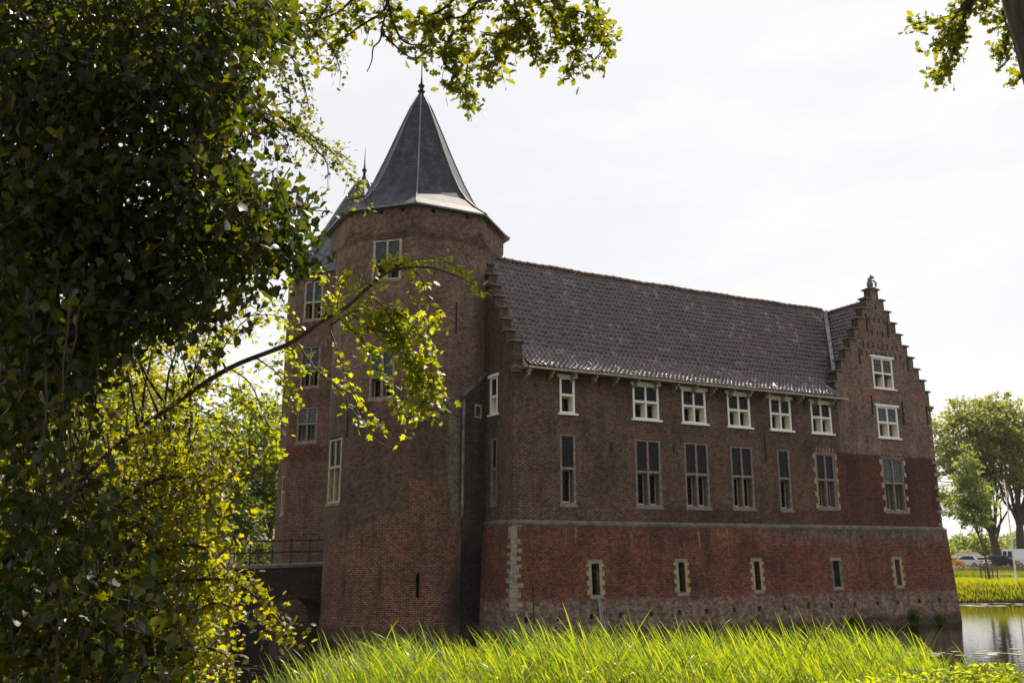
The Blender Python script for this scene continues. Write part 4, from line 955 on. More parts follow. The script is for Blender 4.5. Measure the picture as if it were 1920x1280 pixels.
def spray(mb, LP, path, r0, r1, twig=.35, every=.08, lper=7, droop=.4, spread=.9, start=.15, rng=RNG, levels=1, lsp=.045):
    """a branch with side twigs; leaf points go to LP"""
    path = [np.array(p) for p in path]; n = len(path); mb.tube(path, [r0+(r1-r0)*i/(n-1) for i in range(n)], 6)
    seg = [np.linalg.norm(b-a) for a, b in zip(path[:-1], path[1:])]; tot = sum(seg); d = start*tot
    while d < tot:
        q = d; i = 0
        while i < len(seg)-1 and q > seg[i]: q -= seg[i]; i += 1
        p = path[i]+(path[i+1]-path[i])*(q/seg[i]); tdir = (path[i+1]-path[i])/seg[i]
        s = rng.normal(size=3); s -= tdir*np.dot(s, tdir); s /= np.linalg.norm(s)+1e-9
        dr = tdir*.6 + s*spread + np.array([0, 0, -droop*rng.uniform(.3, 1.2)]); dr /= np.linalg.norm(dr)
        ln = twig*rng.uniform(.5, 1.3)*(1-.35*d/tot)
        tp = [p]; cur = p.copy(); k = 5
        for j in range(k):
            dr = dr + np.array([0, 0, -droop*.18]) + rng.normal(size=3)*.12; dr /= np.linalg.norm(dr); cur = cur+dr*ln/k; tp.append(cur.copy())
        rr = max(.0018, (r0+(r1-r0)*d/tot)*.35)
        if levels > 1: spray(mb, LP, tp, rr, .0015, twig*.5, every*.9, lper, droop, spread, .1, rng, levels-1, lsp)
        else: mb.tube(tp, [rr+(.0012-rr)*j/k for j in range(k+1)], 4, cap=False)
        for j in range(lper):
            t = rng.uniform(.15, 1)*k; a = int(min(t, k-1)); LP.append(tp[a]+(tp[a+1]-tp[a])*(t-a) + rng.normal(size=3)*lsp)
        d += every*rng.uniform(.6, 1.4)
def inpoly(poly, n, rng=RNG):
    poly = np.array(poly, float); x0, y0 = poly.min(0); x1, y1 = poly.max(0); out = []
    while len(out) < n:
        p = (rng.uniform(x0, x1), rng.uniform(y0, y1)); c = False; j = len(poly)-1
        for i in range(len(poly)):
            if (poly[i][1] > p[1]) != (poly[j][1] > p[1]) and p[0] < (poly[j][0]-poly[i][0])*(p[1]-poly[i][1])/(poly[j][1]-poly[i][1])+poly[i][0]: c = not c
            j = i
        if c: out.append(p)
    return out
def fill(mb, LP, poly, n, dn, df, per, rad, trunk=None, limbs=0, r=.012, rng=RNG, dens=None):
    """clumps of leaves through a real volume, with a twig in each and limbs from the trunk"""
    pts = inpoly(poly, n, rng); k = 0
    for (x, y) in pts:
        if dens and rng.uniform() > dens(x, y): continue
        c = at(x, y, rng.uniform(dn, df)); dr = rng.normal(size=3); dr[2] -= .6; dr /= np.linalg.norm(dr); m = int(per*rng.uniform(.5, 1.4))
        rr = rad*rng.uniform(.6, 1.3); mb.tube([c-dr*rr, c, c+dr*rr+np.array([0, 0, -.1*rr])], [.004, .003, .0015], 3, cap=False)
        for q in range(m): LP.append(c + dr*rng.uniform(-1, 1)*rr + rng.normal(size=3)*rr*.42)
        if trunk is not None and k < limbs:
            t = trunk[rng.integers(len(trunk)//3, len(trunk))]; mb.tube(wander(t, c, 7, .12, .03, rng), [r*1.6+(.004-r*1.6)*i/7 for i in range(8)], 5, cap=False); k += 1

# ------------------------------------------------------------------ near trees on the bank, left
def root(x, y): return np.array([x, y, float(height(x, y))-.15])
# 1 dark ivy-clad tree
t1 = thing('ivy_clad_tree', 'tall dark tree smothered in glossy ivy filling the left edge, nearest of the trees', 'tree')
rt = root(-3.9, 5.6); tr = smooth_path([rt, rt+[.1, .1, 1.5], rt+[-.1, .2, 3.2], rt+[.2, .1, 5.2], rt+[.5, 0, 8.0]], 5)
mb = MB(); mb.tube(tr, [.26-.16*i/(len(tr)-1) for i in range(len(tr))], 10); LP = []
D1 = [(-60, -60), (540, -60), (520, 60), (500, 140), (440, 200), (470, 260), (430, 300), (470, 345), (560, 370), (578, 410), (560, 470), (520, 500), (440, 525), (380, 590), (350, 660), (310, 730), (335, 800), (300, 870), (250, 900), (290, 1000), (330, 1100), (390, 1300), (-60, 1300)]
fill(mb, LP, [p_ for p_ in D1[:14]]+[(220, 640), (150, 720), (60, 800), (-60, 840)], 1020, 4.2, 5.9, 25, .19, tr, 60)
fill(mb, LP, [(-60, 900), (120, 860), (230, 960), (200, 1060), (300, 1120), (330, 1300), (-60, 1300)], 130, 4.2, 5.4, 22, .19, tr, 10)
fill(mb, LP, [(-900, -1000), (-40, -1000), (200, -500), (300, -40), (-900, -40)], 520, 4.4, 7.0, 26, .28, tr, 60)
for (pa, Y0, Y1) in (([(200, 520), (330, 500), (430, 440), (520, 400), (570, 385)], 5.0, 4.6), ([(150, 330), (300, 300), (420, 330), (500, 420), (545, 470)], 5.2, 4.8), ([(60, 200), (220, 190), (380, 180), (470, 210), (520, 235)], 5.6, 5.2), ([(80, 60), (260, 90), (400, 60), (520, 80)], 5.8, 5.5)):
    P = smooth_path([at(x, y, Y0+(Y1-Y0)*i/(len(pa)-1)) for i, (x, y) in enumerate(pa)], 4)
    mb.tube(wander(tr[len(tr)//2], P[0], 6, .1), [.05, .045, .04, .035, .03, .03, .028], 6); spray(mb, LP, P, .025, .006, .33, .055, 11, .55, .9, .05, lsp=.05)
mb.build('trunk', M['bark'], t1, True); LPa = np.array(LP); pick = RNG.random(len(LPa)) < .55
leaves('crown', 'ivy', LPa[pick], .058, M['leaf_dark'], t1, .9, .4); leaves('crown', 'oval', LPa[~pick], .068, M['leaf_dark'], t1, 1.1, .35)
# hanging strands of ivy low on the left
LP = []; mb = MB()
for (x, y) in inpoly([(-40, 480), (220, 560), (240, 900), (340, 1100), (340, 1290), (-40, 1290)], 20):
    a = at(x, y, RNG.uniform(3.6, 4.6)); P = wander(a, a+np.array([RNG.normal()*.05, RNG.normal()*.05, -RNG.uniform(.4, .9)]), 6, .1)
    mb.tube(P, [.005, .005, .004, .004, .003, .003, .002], 4, cap=False)
    for q in range(26): i = RNG.integers(0, 6); LP.append(P[i]+(P[i+1]-P[i])*RNG.uniform()+RNG.normal(size=3)*.045)
mb.build('ivy_stem', M['twig'], t1); leaves('ivy', 'ivy', LP, .056, M['leaf_dark'], t1, 1.2, .3)
# 2 hawthorn shrub, sunlit, with berries
t2 = thing('hawthorn_shrub', 'sunlit yellow green hawthorn shrub with reddish berries, one branch reaching out over the dark water', 'shrub')
mb = MB(); LP = []; BP = []
rt = root(-2.9, 6.4); tr = smooth_path([rt, rt+[.2, .1, .6], rt+[.3, .1, 1.3], rt+[.6, 0, 2.1]], 4); mb.tube(tr, [.09-.05*i/(len(tr)-1) for i in range(len(tr))], 8)
for s_ in ([.3, .3, 1.6], [-.3, .1, 1.9], [.5, -.2, 1.2], [.1, .4, 2.6], [.7, .1, 2.3]): mb.tube(wander(rt+[.1, 0, .3], rt+np.array(s_), 7, .12), [.045, .04, .035, .03, .025, .02, .015, .01], 6)
D2 = [(230, 860), (300, 820), (400, 830), (430, 860), (400, 920), (370, 1000), (365, 1060), (420, 1085), (440, 1130), (400, 1180), (390, 1200), (430, 1290), (180, 1290), (200, 1100), (280, 1040), (240, 960)]
fill(mb, LP, D2, 330, 5.0, 6.6, 24, .17, tr, 40)
fill(mb, LP, [(-60, 540), (300, 560), (400, 600), (380, 700), (330, 800), (330, 1000), (260, 1120), (280, 1300), (-60, 1300)], 640, 6.0, 7.6, 24, .19, tr, 60)
for pa in ([(230, 1090), (330, 1090), (420, 1085), (470, 1110), (520, 1160), (552, 1192)], [(200, 960), (290, 900), (350, 900), (400, 950), (420, 1010)], [(240, 1190), (330, 1170), (400, 1130), (455, 1150)], [(260, 1240), (350, 1215), (420, 1225), (446, 1275)], [(280, 1040), (360, 1020), (420, 1060), (440, 1100)]):
    P = smooth_path([at(x, y, 5.2-.1*i) for i, (x, y) in enumerate(pa)], 5); spray(mb, LP, P, .014, .0025, .16, .03, 9, .25, 1.0, .02, lsp=.028)
mb.build('trunk', M['twig'], t2, True)
LPa = np.array(LP); leaves('crown', 'haw', LPa, .042, M['leaf_haw'], t2, .3, .45)
sel = LPa[RNG.random(len(LPa)) < .14]; mb = MB()
for p in sel[:1500]:
    for q in range(RNG.integers(1, 4)): mb.ball(p+RNG.normal(size=3)*.014, .0058, 6)
mb.build('berries', M['berry'], t2, True, kind='stuff')
# 3 tree with the long arching branch
t3 = thing('arching_tree', 'tree whose long branch arches across the round tower with drooping bright leaves', 'tree')
mb = MB(); LP = []
rt = root(-4.2, 7.2); b0 = at(150, 900, 6.3); tr = smooth_path([rt, rt+[.1, 0, 1.0], b0+[-.5, .2, -.5], b0], 5); mb.tube(tr, [.12-.05*i/(len(tr)-1) for i in range(len(tr))], 8)
main = smooth_path([b0] + [at(x, y, Y) for x, y, Y in ((230, 828, 6.1), (330, 755, 6.0), (430, 690, 5.8), (540, 645, 5.7), (600, 605, 5.6), (650, 575, 5.5), (695, 535, 5.45), (730, 510, 5.4), (790, 500, 5.3), (850, 515, 5.25), (905, 545, 5.2), (950, 590, 5.2))], 5)
nm = len(main); mb.tube(main, [max(.003, .020*(1-i/nm)**.75) for i in range(nm)], 8)
def twigset(pts, Y0, Y1, r0=.009, tw=.15, ev=.04, lp=5, dr=.45, st=.05, LPx=None):
    P = smooth_path([at(x, y, Y0+(Y1-Y0)*i/(len(pts)-1)) for i, (x, y) in enumerate(pts)], 4); spray(mb, LP if LPx is None else LPx, P, r0*.8, .0015, tw, ev, int(lp*1.25), dr, .9, st, lsp=.020); return P
twigset([(730, 510), (770, 488), (830, 488), (880, 520), (905, 540)], 5.4, 5.2, .008, .10, .05, 5)
twigset([(700, 530), (705, 500), (715, 485), (740, 490)], 5.4, 5.3, .006, .12, .035, 6)
twigset([(760, 500), (790, 520), (800, 560), (825, 600)], 5.4, 5.2, .006, .12, .045, 6, .6)
twigset([(695, 550), (730, 590), (760, 650), (790, 720), (805, 770)], 5.45, 5.1, .009, .16, .03, 8, .5)
twigset([(720, 575), (765, 600), (800, 650), (815, 720), (822, 740)], 5.4, 5.1, .008, .15, .032, 8, .55)
twigset([(690, 600), (740, 620), (770, 680), (775, 790)], 5.5, 5.2, .008, .14, .032, 7, .55)
twigset([(660, 590), (710, 620), (755, 640), (790, 700)], 5.5, 5.2, .008, .14, .035, 7, .5)
twigset([(640, 600), (680, 640), (720, 700), (745, 760)], 5.5, 5.3, .007, .12, .05, 5, .5)
twigset([(620, 620), (640, 680), (665, 740), (700, 800)], 5.6, 5.4, .007, .10, .075, 4, .5)
twigset([(560, 645), (590, 690), (640, 730), (670, 780), (720, 795)], 5.7, 5.4, .008, .10, .085, 4, .5)
twigset([(670, 770), (700, 820), (748, 845)], 5.5, 5.4, .004, .03, .12, 1, .5)
twigset([(600, 605), (625, 560), (615, 515), (575, 500)], 5.6, 5.6, .008, .12, .05, 5, .2)
twigset([(630, 590), (640, 540), (665, 512), (690, 530)], 5.5, 5.4, .006, .11, .05, 5, .3)
twigset([(560, 635), (545, 590), (530, 560), (545, 530)], 5.7, 5.7, .006, .10, .06, 4, .2)
twigset([(620, 610), (660, 585), (720, 580), (760, 590), (800, 600)], 5.6, 5.3, .008, .12, .04, 6, .3)
for pa in ([(330, 755), (360, 700), (400, 640), (440, 600), (500, 590), (540, 600)], [(400, 710), (420, 650), (460, 600), (520, 560)], [(430, 690), (470, 720), (500, 790), (530, 850)], [(480, 670), (520, 700), (550, 740)], [(330, 760), (400, 780), (450, 830), (500, 870)], [(300, 775), (350, 740), (400, 720), (470, 740), (520, 780)], [(380, 725), (440, 745), (490, 800), (505, 850)], [(350, 745), (380, 660), (430, 560), (500, 500)], [(500, 660), (530, 650), (550, 690), (540, 760)]):
    twigset(pa, 6.0, 5.8, .008, .17, .045, 6, .35)
mb.build('trunk', M['palebark'], t3, True); leaves('crown', 'haw', LP, .045, M['leaf_arch'], t3, .35, .4)
# 4 hawthorn tree whose small leaved sprays hang against the sky
t4 = thing('hawthorn_tree', 'tall hawthorn with thin small leaved sprays hanging against the sky left of the spire', 'tree')
mb = MB(); LP = []
rt = root(-5.0, 8.4); tr = smooth_path([rt, rt+[.1, 0, 2.5], rt+[.4, -.4, 5.0], rt+[.9, -.8, 7.4]], 5); mb.tube(tr, [.15-.10*i/(len(tr)-1) for i in range(len(tr))], 8)
for pa in ([(330, 100), (450, 160), (520, 215), (600, 265), (650, 320), (690, 385)], [(400, 40), (500, 60), (560, 130), (580, 210)], [(450, 0), (560, 40), (620, 90), (640, 140)], [(420, 180), (500, 230), (540, 270), (510, 305)], [(520, 215), (570, 260), (610, 300), (615, 330)], [(560, 250), (610, 275), (650, 295)], [(350, 20), (460, 20), (540, 20), (600, 30)], [(380, 160), (440, 200), (500, 200), (545, 190)], [(300, 60), (400, 110), (480, 130), (540, 130)], [(480, 0), (500, 70), (540, 160), (545, 230)]):
    P = smooth_path([at(x, y, 6.6-.05*i) for i, (x, y) in enumerate(pa)], 5); mb.tube(wander(tr[-3], P[0], 6, .12), [.03, .025, .022, .02, .018, .016, .014], 5); spray(mb, LP, P, .013, .0025, .22, .04, 7, .35, .9, .05, lsp=.03)
fill(mb, LP, [(-60, -60), (560, -60), (560, 60), (420, 250), (380, 420), (360, 520), (-60, 560)], 270, 6.4, 8.0, 24, .22, tr, 40)
mb.build('trunk', M['bark'], t4, True); leaves('crown', 'haw', LP, .038, M['leaf_oak'], t4, .3, .35)
# a dense low thicket that closes the left side down to the ground
t6 = thing('bank_bush', 'leafy green bush on the bank at the lower left, deepest behind the ivy', 'bush')
mb = MB(); LP = []; rt = root(-4.6, 8.2); tr = [rt, rt+[0, 0, .8], rt+[.3, 0, 1.8]]; mb.tube(tr, [.08, .06, .03], 6)
fill(mb, LP, [(-80, 520), (200, 560), (330, 860), (360, 1000), (320, 1080), (340, 1300), (-80, 1300)], 420, 7.4, 9.0, 22, .24, np.array(tr), 30)
mb.build('trunk', M['twig'], t6, True); leaves('crown', 'oval', LP, .06, M['leaf_arch'], t6, .4, .4)
# 5 oak: trunk at the right edge, boughs reaching over the top of the view
t5 = thing('oak_tree', 'oak with a furrowed trunk in the top right corner, its boughs hanging over the top', 'oak tree')
mb = MB(); LP = []
T0, T1 = at(1933, 0, 7.0), at(1973, 135, 7.0); dT = (T0-T1)/np.linalg.norm(T0-T1)
k_ = (T1[2]-1.7)/dT[2]; tr = [T1-dT*k_, T1-dT*k_*.5, T1, T0, T0+dT*1.2, T0+dT*2.6+np.array([-.3, 0, 0])]
mb.tube(tr, [.34, .25, .225, .21, .19, .14], 20)
mb.build('trunk', M['oakbark'], t5, True); mb = MB()
# bough that crosses above the frame
bo = smooth_path([T0+dT*.7, at(1600, -190, 7.4), at(1300, -150, 7.3), at(1080, -70, 7.1), at(900, -20, 7.0), at(720, -60, 6.8), at(560, -90, 6.6)], 6)
mb.tube(bo, [.10-.075*i/(len(bo)-1) for i in range(len(bo))], 8)
def oakspray(pts, Y=7.0, r0=.016, tw=.24, ev=.045, lp=9, dr=.3, lv=1): P = smooth_path([at(x, y, Y) for x, y in pts], 4); spray(mb, LP, P, r0, .003, tw, ev, lp, dr, .95, .05, lsp=.028)
for pa in ([(960, -40), (900, 0), (870, 30), (820, 38), (770, 50)], [(870, 30), (868, 60), (878, 90), (876, 125), (872, 170), (876, 195)], [(1080, -60), (1060, -20), (1040, 15), (1100, 25), (1135, 55)], [(1000, -40), (1010, 0), (1040, 40), (1060, 80), (1110, 60)], [(980, -40), (965, 0), (975, 40), (970, 75), (930, 95), (900, 110)], [(1040, 0), (1070, 50), (1080, 100), (1062, 140)], [(1100, -30), (1120, 10), (1125, 60), (1130, 95), (1100, 120)], [(880, -40), (840, 10), (800, 40), (820, 90), (860, 70)], [(940, 10), (990, 60), (1000, 110), (1040, 110)], [(850, 60), (830, 110), (860, 150), (880, 180)], [(930, 60), (935, 100), (915, 140)], [(1000, 20), (950, 60), (900, 60)]):
    oakspray(pa, 7.0+RNG.uniform(-.3, .3))
for pa in ([(740, -40), (720, 20), (690, 40), (650, 70), (620, 120)], [(640, -60), (620, 0), (590, 50), (575, 100)], [(720, -20), (740, 50), (760, 80), (790, 85)], [(700, -50), (660, 0), (620, 30), (560, 40)]): oakspray(pa, 6.7, ev=.065)
for pa in ([(731, 10), (718, 45), (713, 75), (700, 90), (697, 115), (688, 135)], [(715, 60), (745, 90), (770, 108), (800, 108)]):
    P = smooth_path([at(x, y, 6.7) for x, y in pa], 5); mb.tube(P, [.010-.006*i/(len(P)-1) for i in range(len(P))], 5)
mb.tube(smooth_path([T0+dT*.4, at(1850, -40, 7.2), at(1810, 15, 7.2)], 4), [.05]*9, 6)
for pa in ([(1850, -40), (1810, 10), (1780, 30), (1740, 40), (1700, 50)], [(1820, 0), (1800, 50), (1780, 90), (1760, 130)], [(1830, -20), (1850, 10), (1840, 30)], [(1790, 30), (1770, 70), (1745, 85)], [(1810, 40), (1790, 90), (1770, 140), (1740, 145)], [(1900, -10), (1880, 20), (1890, 60), (1870, 90)], [(1905, 20), (1885, 90), (1890, 110), (1880, 125)], [(1960, 60), (1930, 110), (1905, 160)]):
    oakspray(pa, 7.6+RNG.uniform(-.1, .2), tw=.17, ev=.045, lp=7)
mb.build('branches', M['twig'], t5, True)
# unseen crown added to the oak, blocking sky light over and behind the camera
oc = np.random.default_rng(91); UP_ = []; mb = MB(); tp_ = np.array(tr[-1])
for q in range(330):
    c = np.array([oc.uniform(-9, 10), oc.uniform(-10, 4.2), 0]); c[2] = 11.5+oc.uniform(0, 5.5)-.03*(c[0]**2); 
    if q < 40: mb.tube(wander(tp_, c, 6, .1, .02, oc), [.09, .08, .06, .05, .04, .03, .02], 5)
    for k in range(30): UP_.append(c+oc.normal(size=3)*[.8, .8, .5])
mb.build('sky_block_boughs', M['twig'], t5); leaves('sky_block_crown', 'tri', UP_, .34, M['leaf_oak'], t5, .3, .6, None, oc)
leaves('crown', 'oak', LP, .08, M['leaf_oak'], t5, .15, .35)

# ------------------------------------------------------------------ trees farther off
def far_tree(name, label, cat, base, H, crown, kind, size, mat, n, clump=.9, trunk_r=.3, group=None, fork=None, seed=1, bark='bark', lean=0, gaps=.3):
    """crown: list of (dx, dy, z, rx, rz) lobes; leaves sit in uneven clumps on and in them"""
    rng = np.random.default_rng(seed); t = thing(name, label, cat, (float(base[0]), float(base[1]), float(base[2])), 0, group)
    mb = MB(); cz = min(c[2]-c[4]*.5 for c in crown); path = smooth_path([(0, 0, -.2), (lean*.3, 0, cz*.5), (lean, 0, cz), (lean*1.2, .1, H*.85)], 5); k = len(path)
    mb.tube(path, [max(.03, trunk_r*(1-.8*i/(k-1))) for i in range(k)], 8)
    LP = []; DR = []
    w_ = np.array([c[3]**2*c[4] for c in crown]); w_ = w_/w_.sum(); nc = max(8, n//26)
    for q in range(nc):
        c = crown[rng.choice(len(crown), p=w_)]; d = rng.normal(size=3); d /= np.linalg.norm(d); rr = rng.uniform(.25, 1.02)**.6
        p = np.array([c[0], c[1], c[2]])+d*rr*np.array([c[3], c[3], c[4]])
        cs = clump*rng.uniform(.5, 1.3)
        for m_ in range(int(26*rng.uniform(.5, 1.5))): LP.append(p+rng.normal(size=3)*cs*np.array([.5, .5, .32])); DR.append(d*.5)
        if q < 46:
            a = path[rng.integers(k//3, k-1)]; mb.tube(wander(a, p, 5, .12, .0, rng), [trunk_r*.28, trunk_r*.22, trunk_r*.16, trunk_r*.11, trunk_r*.07, .015], 5, cap=False)
    mb.build('trunk', M[bark], t, True); leaves('crown', kind, LP, size, mat, t, .3, .3, np.array(DR), rng)
    return t
def gpt(x, Y): p = at(x, 1000, Y); return np.array([p[0], Y, float(height(p[0], Y))])
far_tree('broadleaf_tree', 'tall spreading tree with a straight dark trunk behind the flagpole', 'tree', gpt(1866, 110), 21, [(-2.5, 0, 15.5, 4.6, 4.8), (-5.6, 0, 10.4, 2.6, 4.6), (-5.0, -1, 6.6, 1.6, 1.4), (-2.0, 0, 9.4, 1.6, 1.8), (1, 1, 17.5, 3.6, 3.4), (2, 0, 13.0, 3.0, 4)], 'tri', .36, M['leaf_far'], 13000, .85, .62, 'big trees by the car park', seed=3, lean=-.6)
far_tree('broadleaf_tree', 'tall forked tree cut by the right edge, behind the white van', 'tree', gpt(1910, 113), 21, [(0, 0, 16.5, 4.2, 4.8), (3.5, 0, 13.5, 4.0, 5), (-1, 0, 10.6, 2.4, 2.2), (5, 0, 9, 3, 3)], 'tri', .36, M['leaf_far'], 13000, .85, .66, 'big trees by the car park', seed=5, lean=.4)
yt = far_tree('young_tree', 'slender young pale green tree with a thin trunk on the far lawn', 'tree', gpt(1846, 80), 11.6, [(-.9, 0, 5.6, 1.6, 1.5), (-.9, 0, 7.2, 1.8, 1.6), (-.9, 0, 9.2, 1.3, 1.5), (-.9, 0, 10.8, .6, 1.1), (.4, 0, 6.2, 1.0, 1.0)], 'tri', .20, M['leaf_young'], 6500, .48, .13, seed=8, bark='palebark', lean=-.75)
mb = MB()
for dx, dy in ((-.5, -.4), (.5, -.4), (.5, .4), (-.5, .4)): mb.tube([(dx, dy, -.1), (dx, dy, 1.3)], .05, 6)
for z_ in (.7, 1.2): mb.box((-.55, -.45, z_), (.55, -.40, z_+.08)); mb.box((-.55, .40, z_), (.55, .45, z_+.08))
mb.build('tree_guard', M['palebark'], yt)
for i, (x, Y, H, w_, lab) in enumerate(((1812, 135, 4.6, 3.2, 'rounded light green bush left of the flagpole beyond the cars'), (1840, 132, 4.9, 3.0, 'bushy shrub right behind the young tree beyond the cars'), (1790, 128, 2.3, 1.8, 'low bush against the castle corner beyond the cars'), (1893, 126, 2.8, 2.2, 'low bush between the two big trunks'), (1925, 124, 4.4, 2.6, 'leafy bush at the right edge behind the van'))):
    far_tree('bush', lab, 'bush', gpt(x, Y), H, [(0, 0, H*.5, w_, H*.5), (w_*.5, 0, H*.4, w_*.6, H*.4)], 'tri', .34, M['leaf_far'] if i % 2 else M['leaf_young'], 2600, .6, .12, 'bushes beyond the car park', seed=20+i)
# trees left, past the bridge
for i, (x, Y, H, lab, cr_) in enumerate(((350, 66, 17, 'tall green tree past the bridge, half hidden by the nearer branches', [(0, 0, 10, 4.2, 4.6), (-2, 0, 14, 3, 3), (3, 0, 7, 3, 3.2)]),
        (455, 70, 15.5, 'dark trunked tree rising behind the bridge railing', [(0, 0, 10.5, 3.6, 4), (2.4, 0, 7.5, 2.4, 2.6), (-1, 0, 5.2, 3, 2.4)]),
        (508, 76, 15.0, 'leafy tree close to the turret wall behind the bridge', [(-.6, 0, 11, 2.6, 3.4), (-1.6, 0, 7.6, 2.6, 2.8), (.4, 0, 6, 2.2, 2.0)]),
        (250, 60, 18, 'broad tree far left past the moat', [(0, 0, 11, 5, 6), (3, 0, 7, 3, 4)]), (120, 62, 17, 'second broad tree far left past the moat', [(0, 0, 10, 5.5, 6)]), (405, 82, 14, 'tree deep behind the bridge between two others', [(0, 0, 8, 4, 5), (0, 0, 3.5, 4, 2.5)]), (20, 58, 17, 'broad tree at the far left edge past the moat', [(0, 0, 10, 5.5, 6)]))):
    far_tree('broadleaf_tree', lab, 'tree', gpt(x, Y), H, cr_, 'tri', .30, M['leaf_mid'], 7000, .8, .26, 'trees past the bridge', seed=40+i)
for i, (x, Y, lab) in enumerate(((400, 64, 'low bush under the trees left of the bridge railing'), (470, 66, 'low bush seen through the bridge railing'), (330, 58, 'low bush at the left end of the bridge'), (510, 70, 'low bush next to the turret foot'))):
    far_tree('bush', lab, 'bush', gpt(x, Y), 3.4, [(0, 0, 1.5, 2.6, 1.7), (1.5, 0, 1.2, 1.6, 1.2)], 'tri', .24, M['leaf_mid'], 2600, .5, .08, 'undergrowth past the bridge', seed=60+i)
# pale roofed house glimpsed through the leaves
hs = thing('house', 'pale house with a pinkish roof glimpsed through the trees left of the turret', 'house', tuple(gpt(455, 105)), R(12))
mb = MB(); mb.box((-6, 0, -.5), (6, 7, 3.6)); mb.build('wall', simple('pale wall', (.45, .40, .35), .9), hs)
mb = MB(); mb.quad([(-6.4, -.5, 3.4), (6.4, -.5, 3.4), (6.0, 3.5, 8.2), (-6.0, 3.5, 8.2)]); mb.quad([(-6.4, 7.5, 3.4), (-6.0, 3.5, 8.2), (6.0, 3.5, 8.2), (6.4, 7.5, 3.4)]); mb.quad([(-6.4, -.5, 3.4), (-6, 3.5, 8.2), (-6.4, 7.5, 3.4)]); mb.quad([(6.4, -.5, 3.4), (6.4, 7.5, 3.4), (6, 3.5, 8.2)]); mb.build('roof', simple('pinkish roof', (.42, .30, .27), .8), hs)
for x in (-3.5, 0, 3.2):
    mb = MB(); mb.box((x-.5, -.04, .9), (x+.5, .02, 2.3)); mb.build('window', M['glassdark'], hs)
# far woods
def woods(name, x0, x1, Y, h, seed, col, kind_label):
    rng = np.random.default_rng(seed); a, b = at(x0, 1000, Y)[0], at(x1, 1000, Y)[0]; LP = []
    n = int((b-a)/Y*1744*14)
    x = rng.uniform(a, b, n); top = h*(.75+.25*np.sin(x*.045+seed)+.08*np.sin(x*.21)); z = top*rng.uniform(0, 1, n)**.45
    P = np.stack([x, Y+rng.uniform(0, 22, n), 1.2+z], 1); o = leaves(name, 'tri', P, Y*.0042, col, None, .2, .4, None, rng); o['kind'] = 'stuff'; o['label'] = kind_label; o['category'] = 'woodland'
woods('distant_woods', 1700, 2050, 430, 12.5, 2, M['leaf_far'], 'long hazy line of woods on the horizon at the right')
woods('distant_woods', 1600, 1800, 800, 12, 4, M['leaf_far'], 'small bluish wood on the horizon beside the castle corner')
woods('distant_woods', -300, 560, 150, 8, 7, M['leaf_mid'], 'dark woodland edge far behind the bridge on the left')

# ------------------------------------------------------------------ grasses
def blades(name, X, Y, Z, H, W, lean, mat, label, cat, segs=3, bend=.5, rng=RNG, leaves_per=1):
    n = len(X); az = rng.uniform(0, 2*math.pi, n); ld = np.stack([np.cos(az), np.sin(az)], 1)*rng.uniform(.05, 1, n)[:, None]*bend + np.array(lean)[None, :]
    side = np.stack([np.cos(rng.uniform(0, math.pi, n)), np.sin(rng.uniform(0, math.pi, n))], 1)
    T = np.linspace(0, 1, segs+1); nv = 2*segs+1; V = np.zeros((n, nv, 3))
    for i, t in enumerate(T):
        c = np.stack([X+ld[:, 0]*H*t*t, Y+ld[:, 1]*H*t*t, Z+H*(t-.25*t*t*np.linalg.norm(ld, axis=1))], 1)
        w_ = (W*(1-t)**.7*.5)[:, None]*side
        if i < segs: V[:, 2*i, :2] = c[:, :2]-w_; V[:, 2*i+1, :2] = c[:, :2]+w_; V[:, 2*i, 2] = V[:, 2*i+1, 2] = c[:, 2]
        else: V[:, 2*segs] = c
    F = [(2*i, 2*i+1, 2*i+3, 2*i+2) for i in range(segs-1)]+[(2*segs-2, 2*segs-1, 2*segs)]
    me = mesh_arrays(name, V.reshape(-1, 3), F, nv, n); o = link(name, me, mat, kind='stuff', label=label); o['category'] = cat; return o
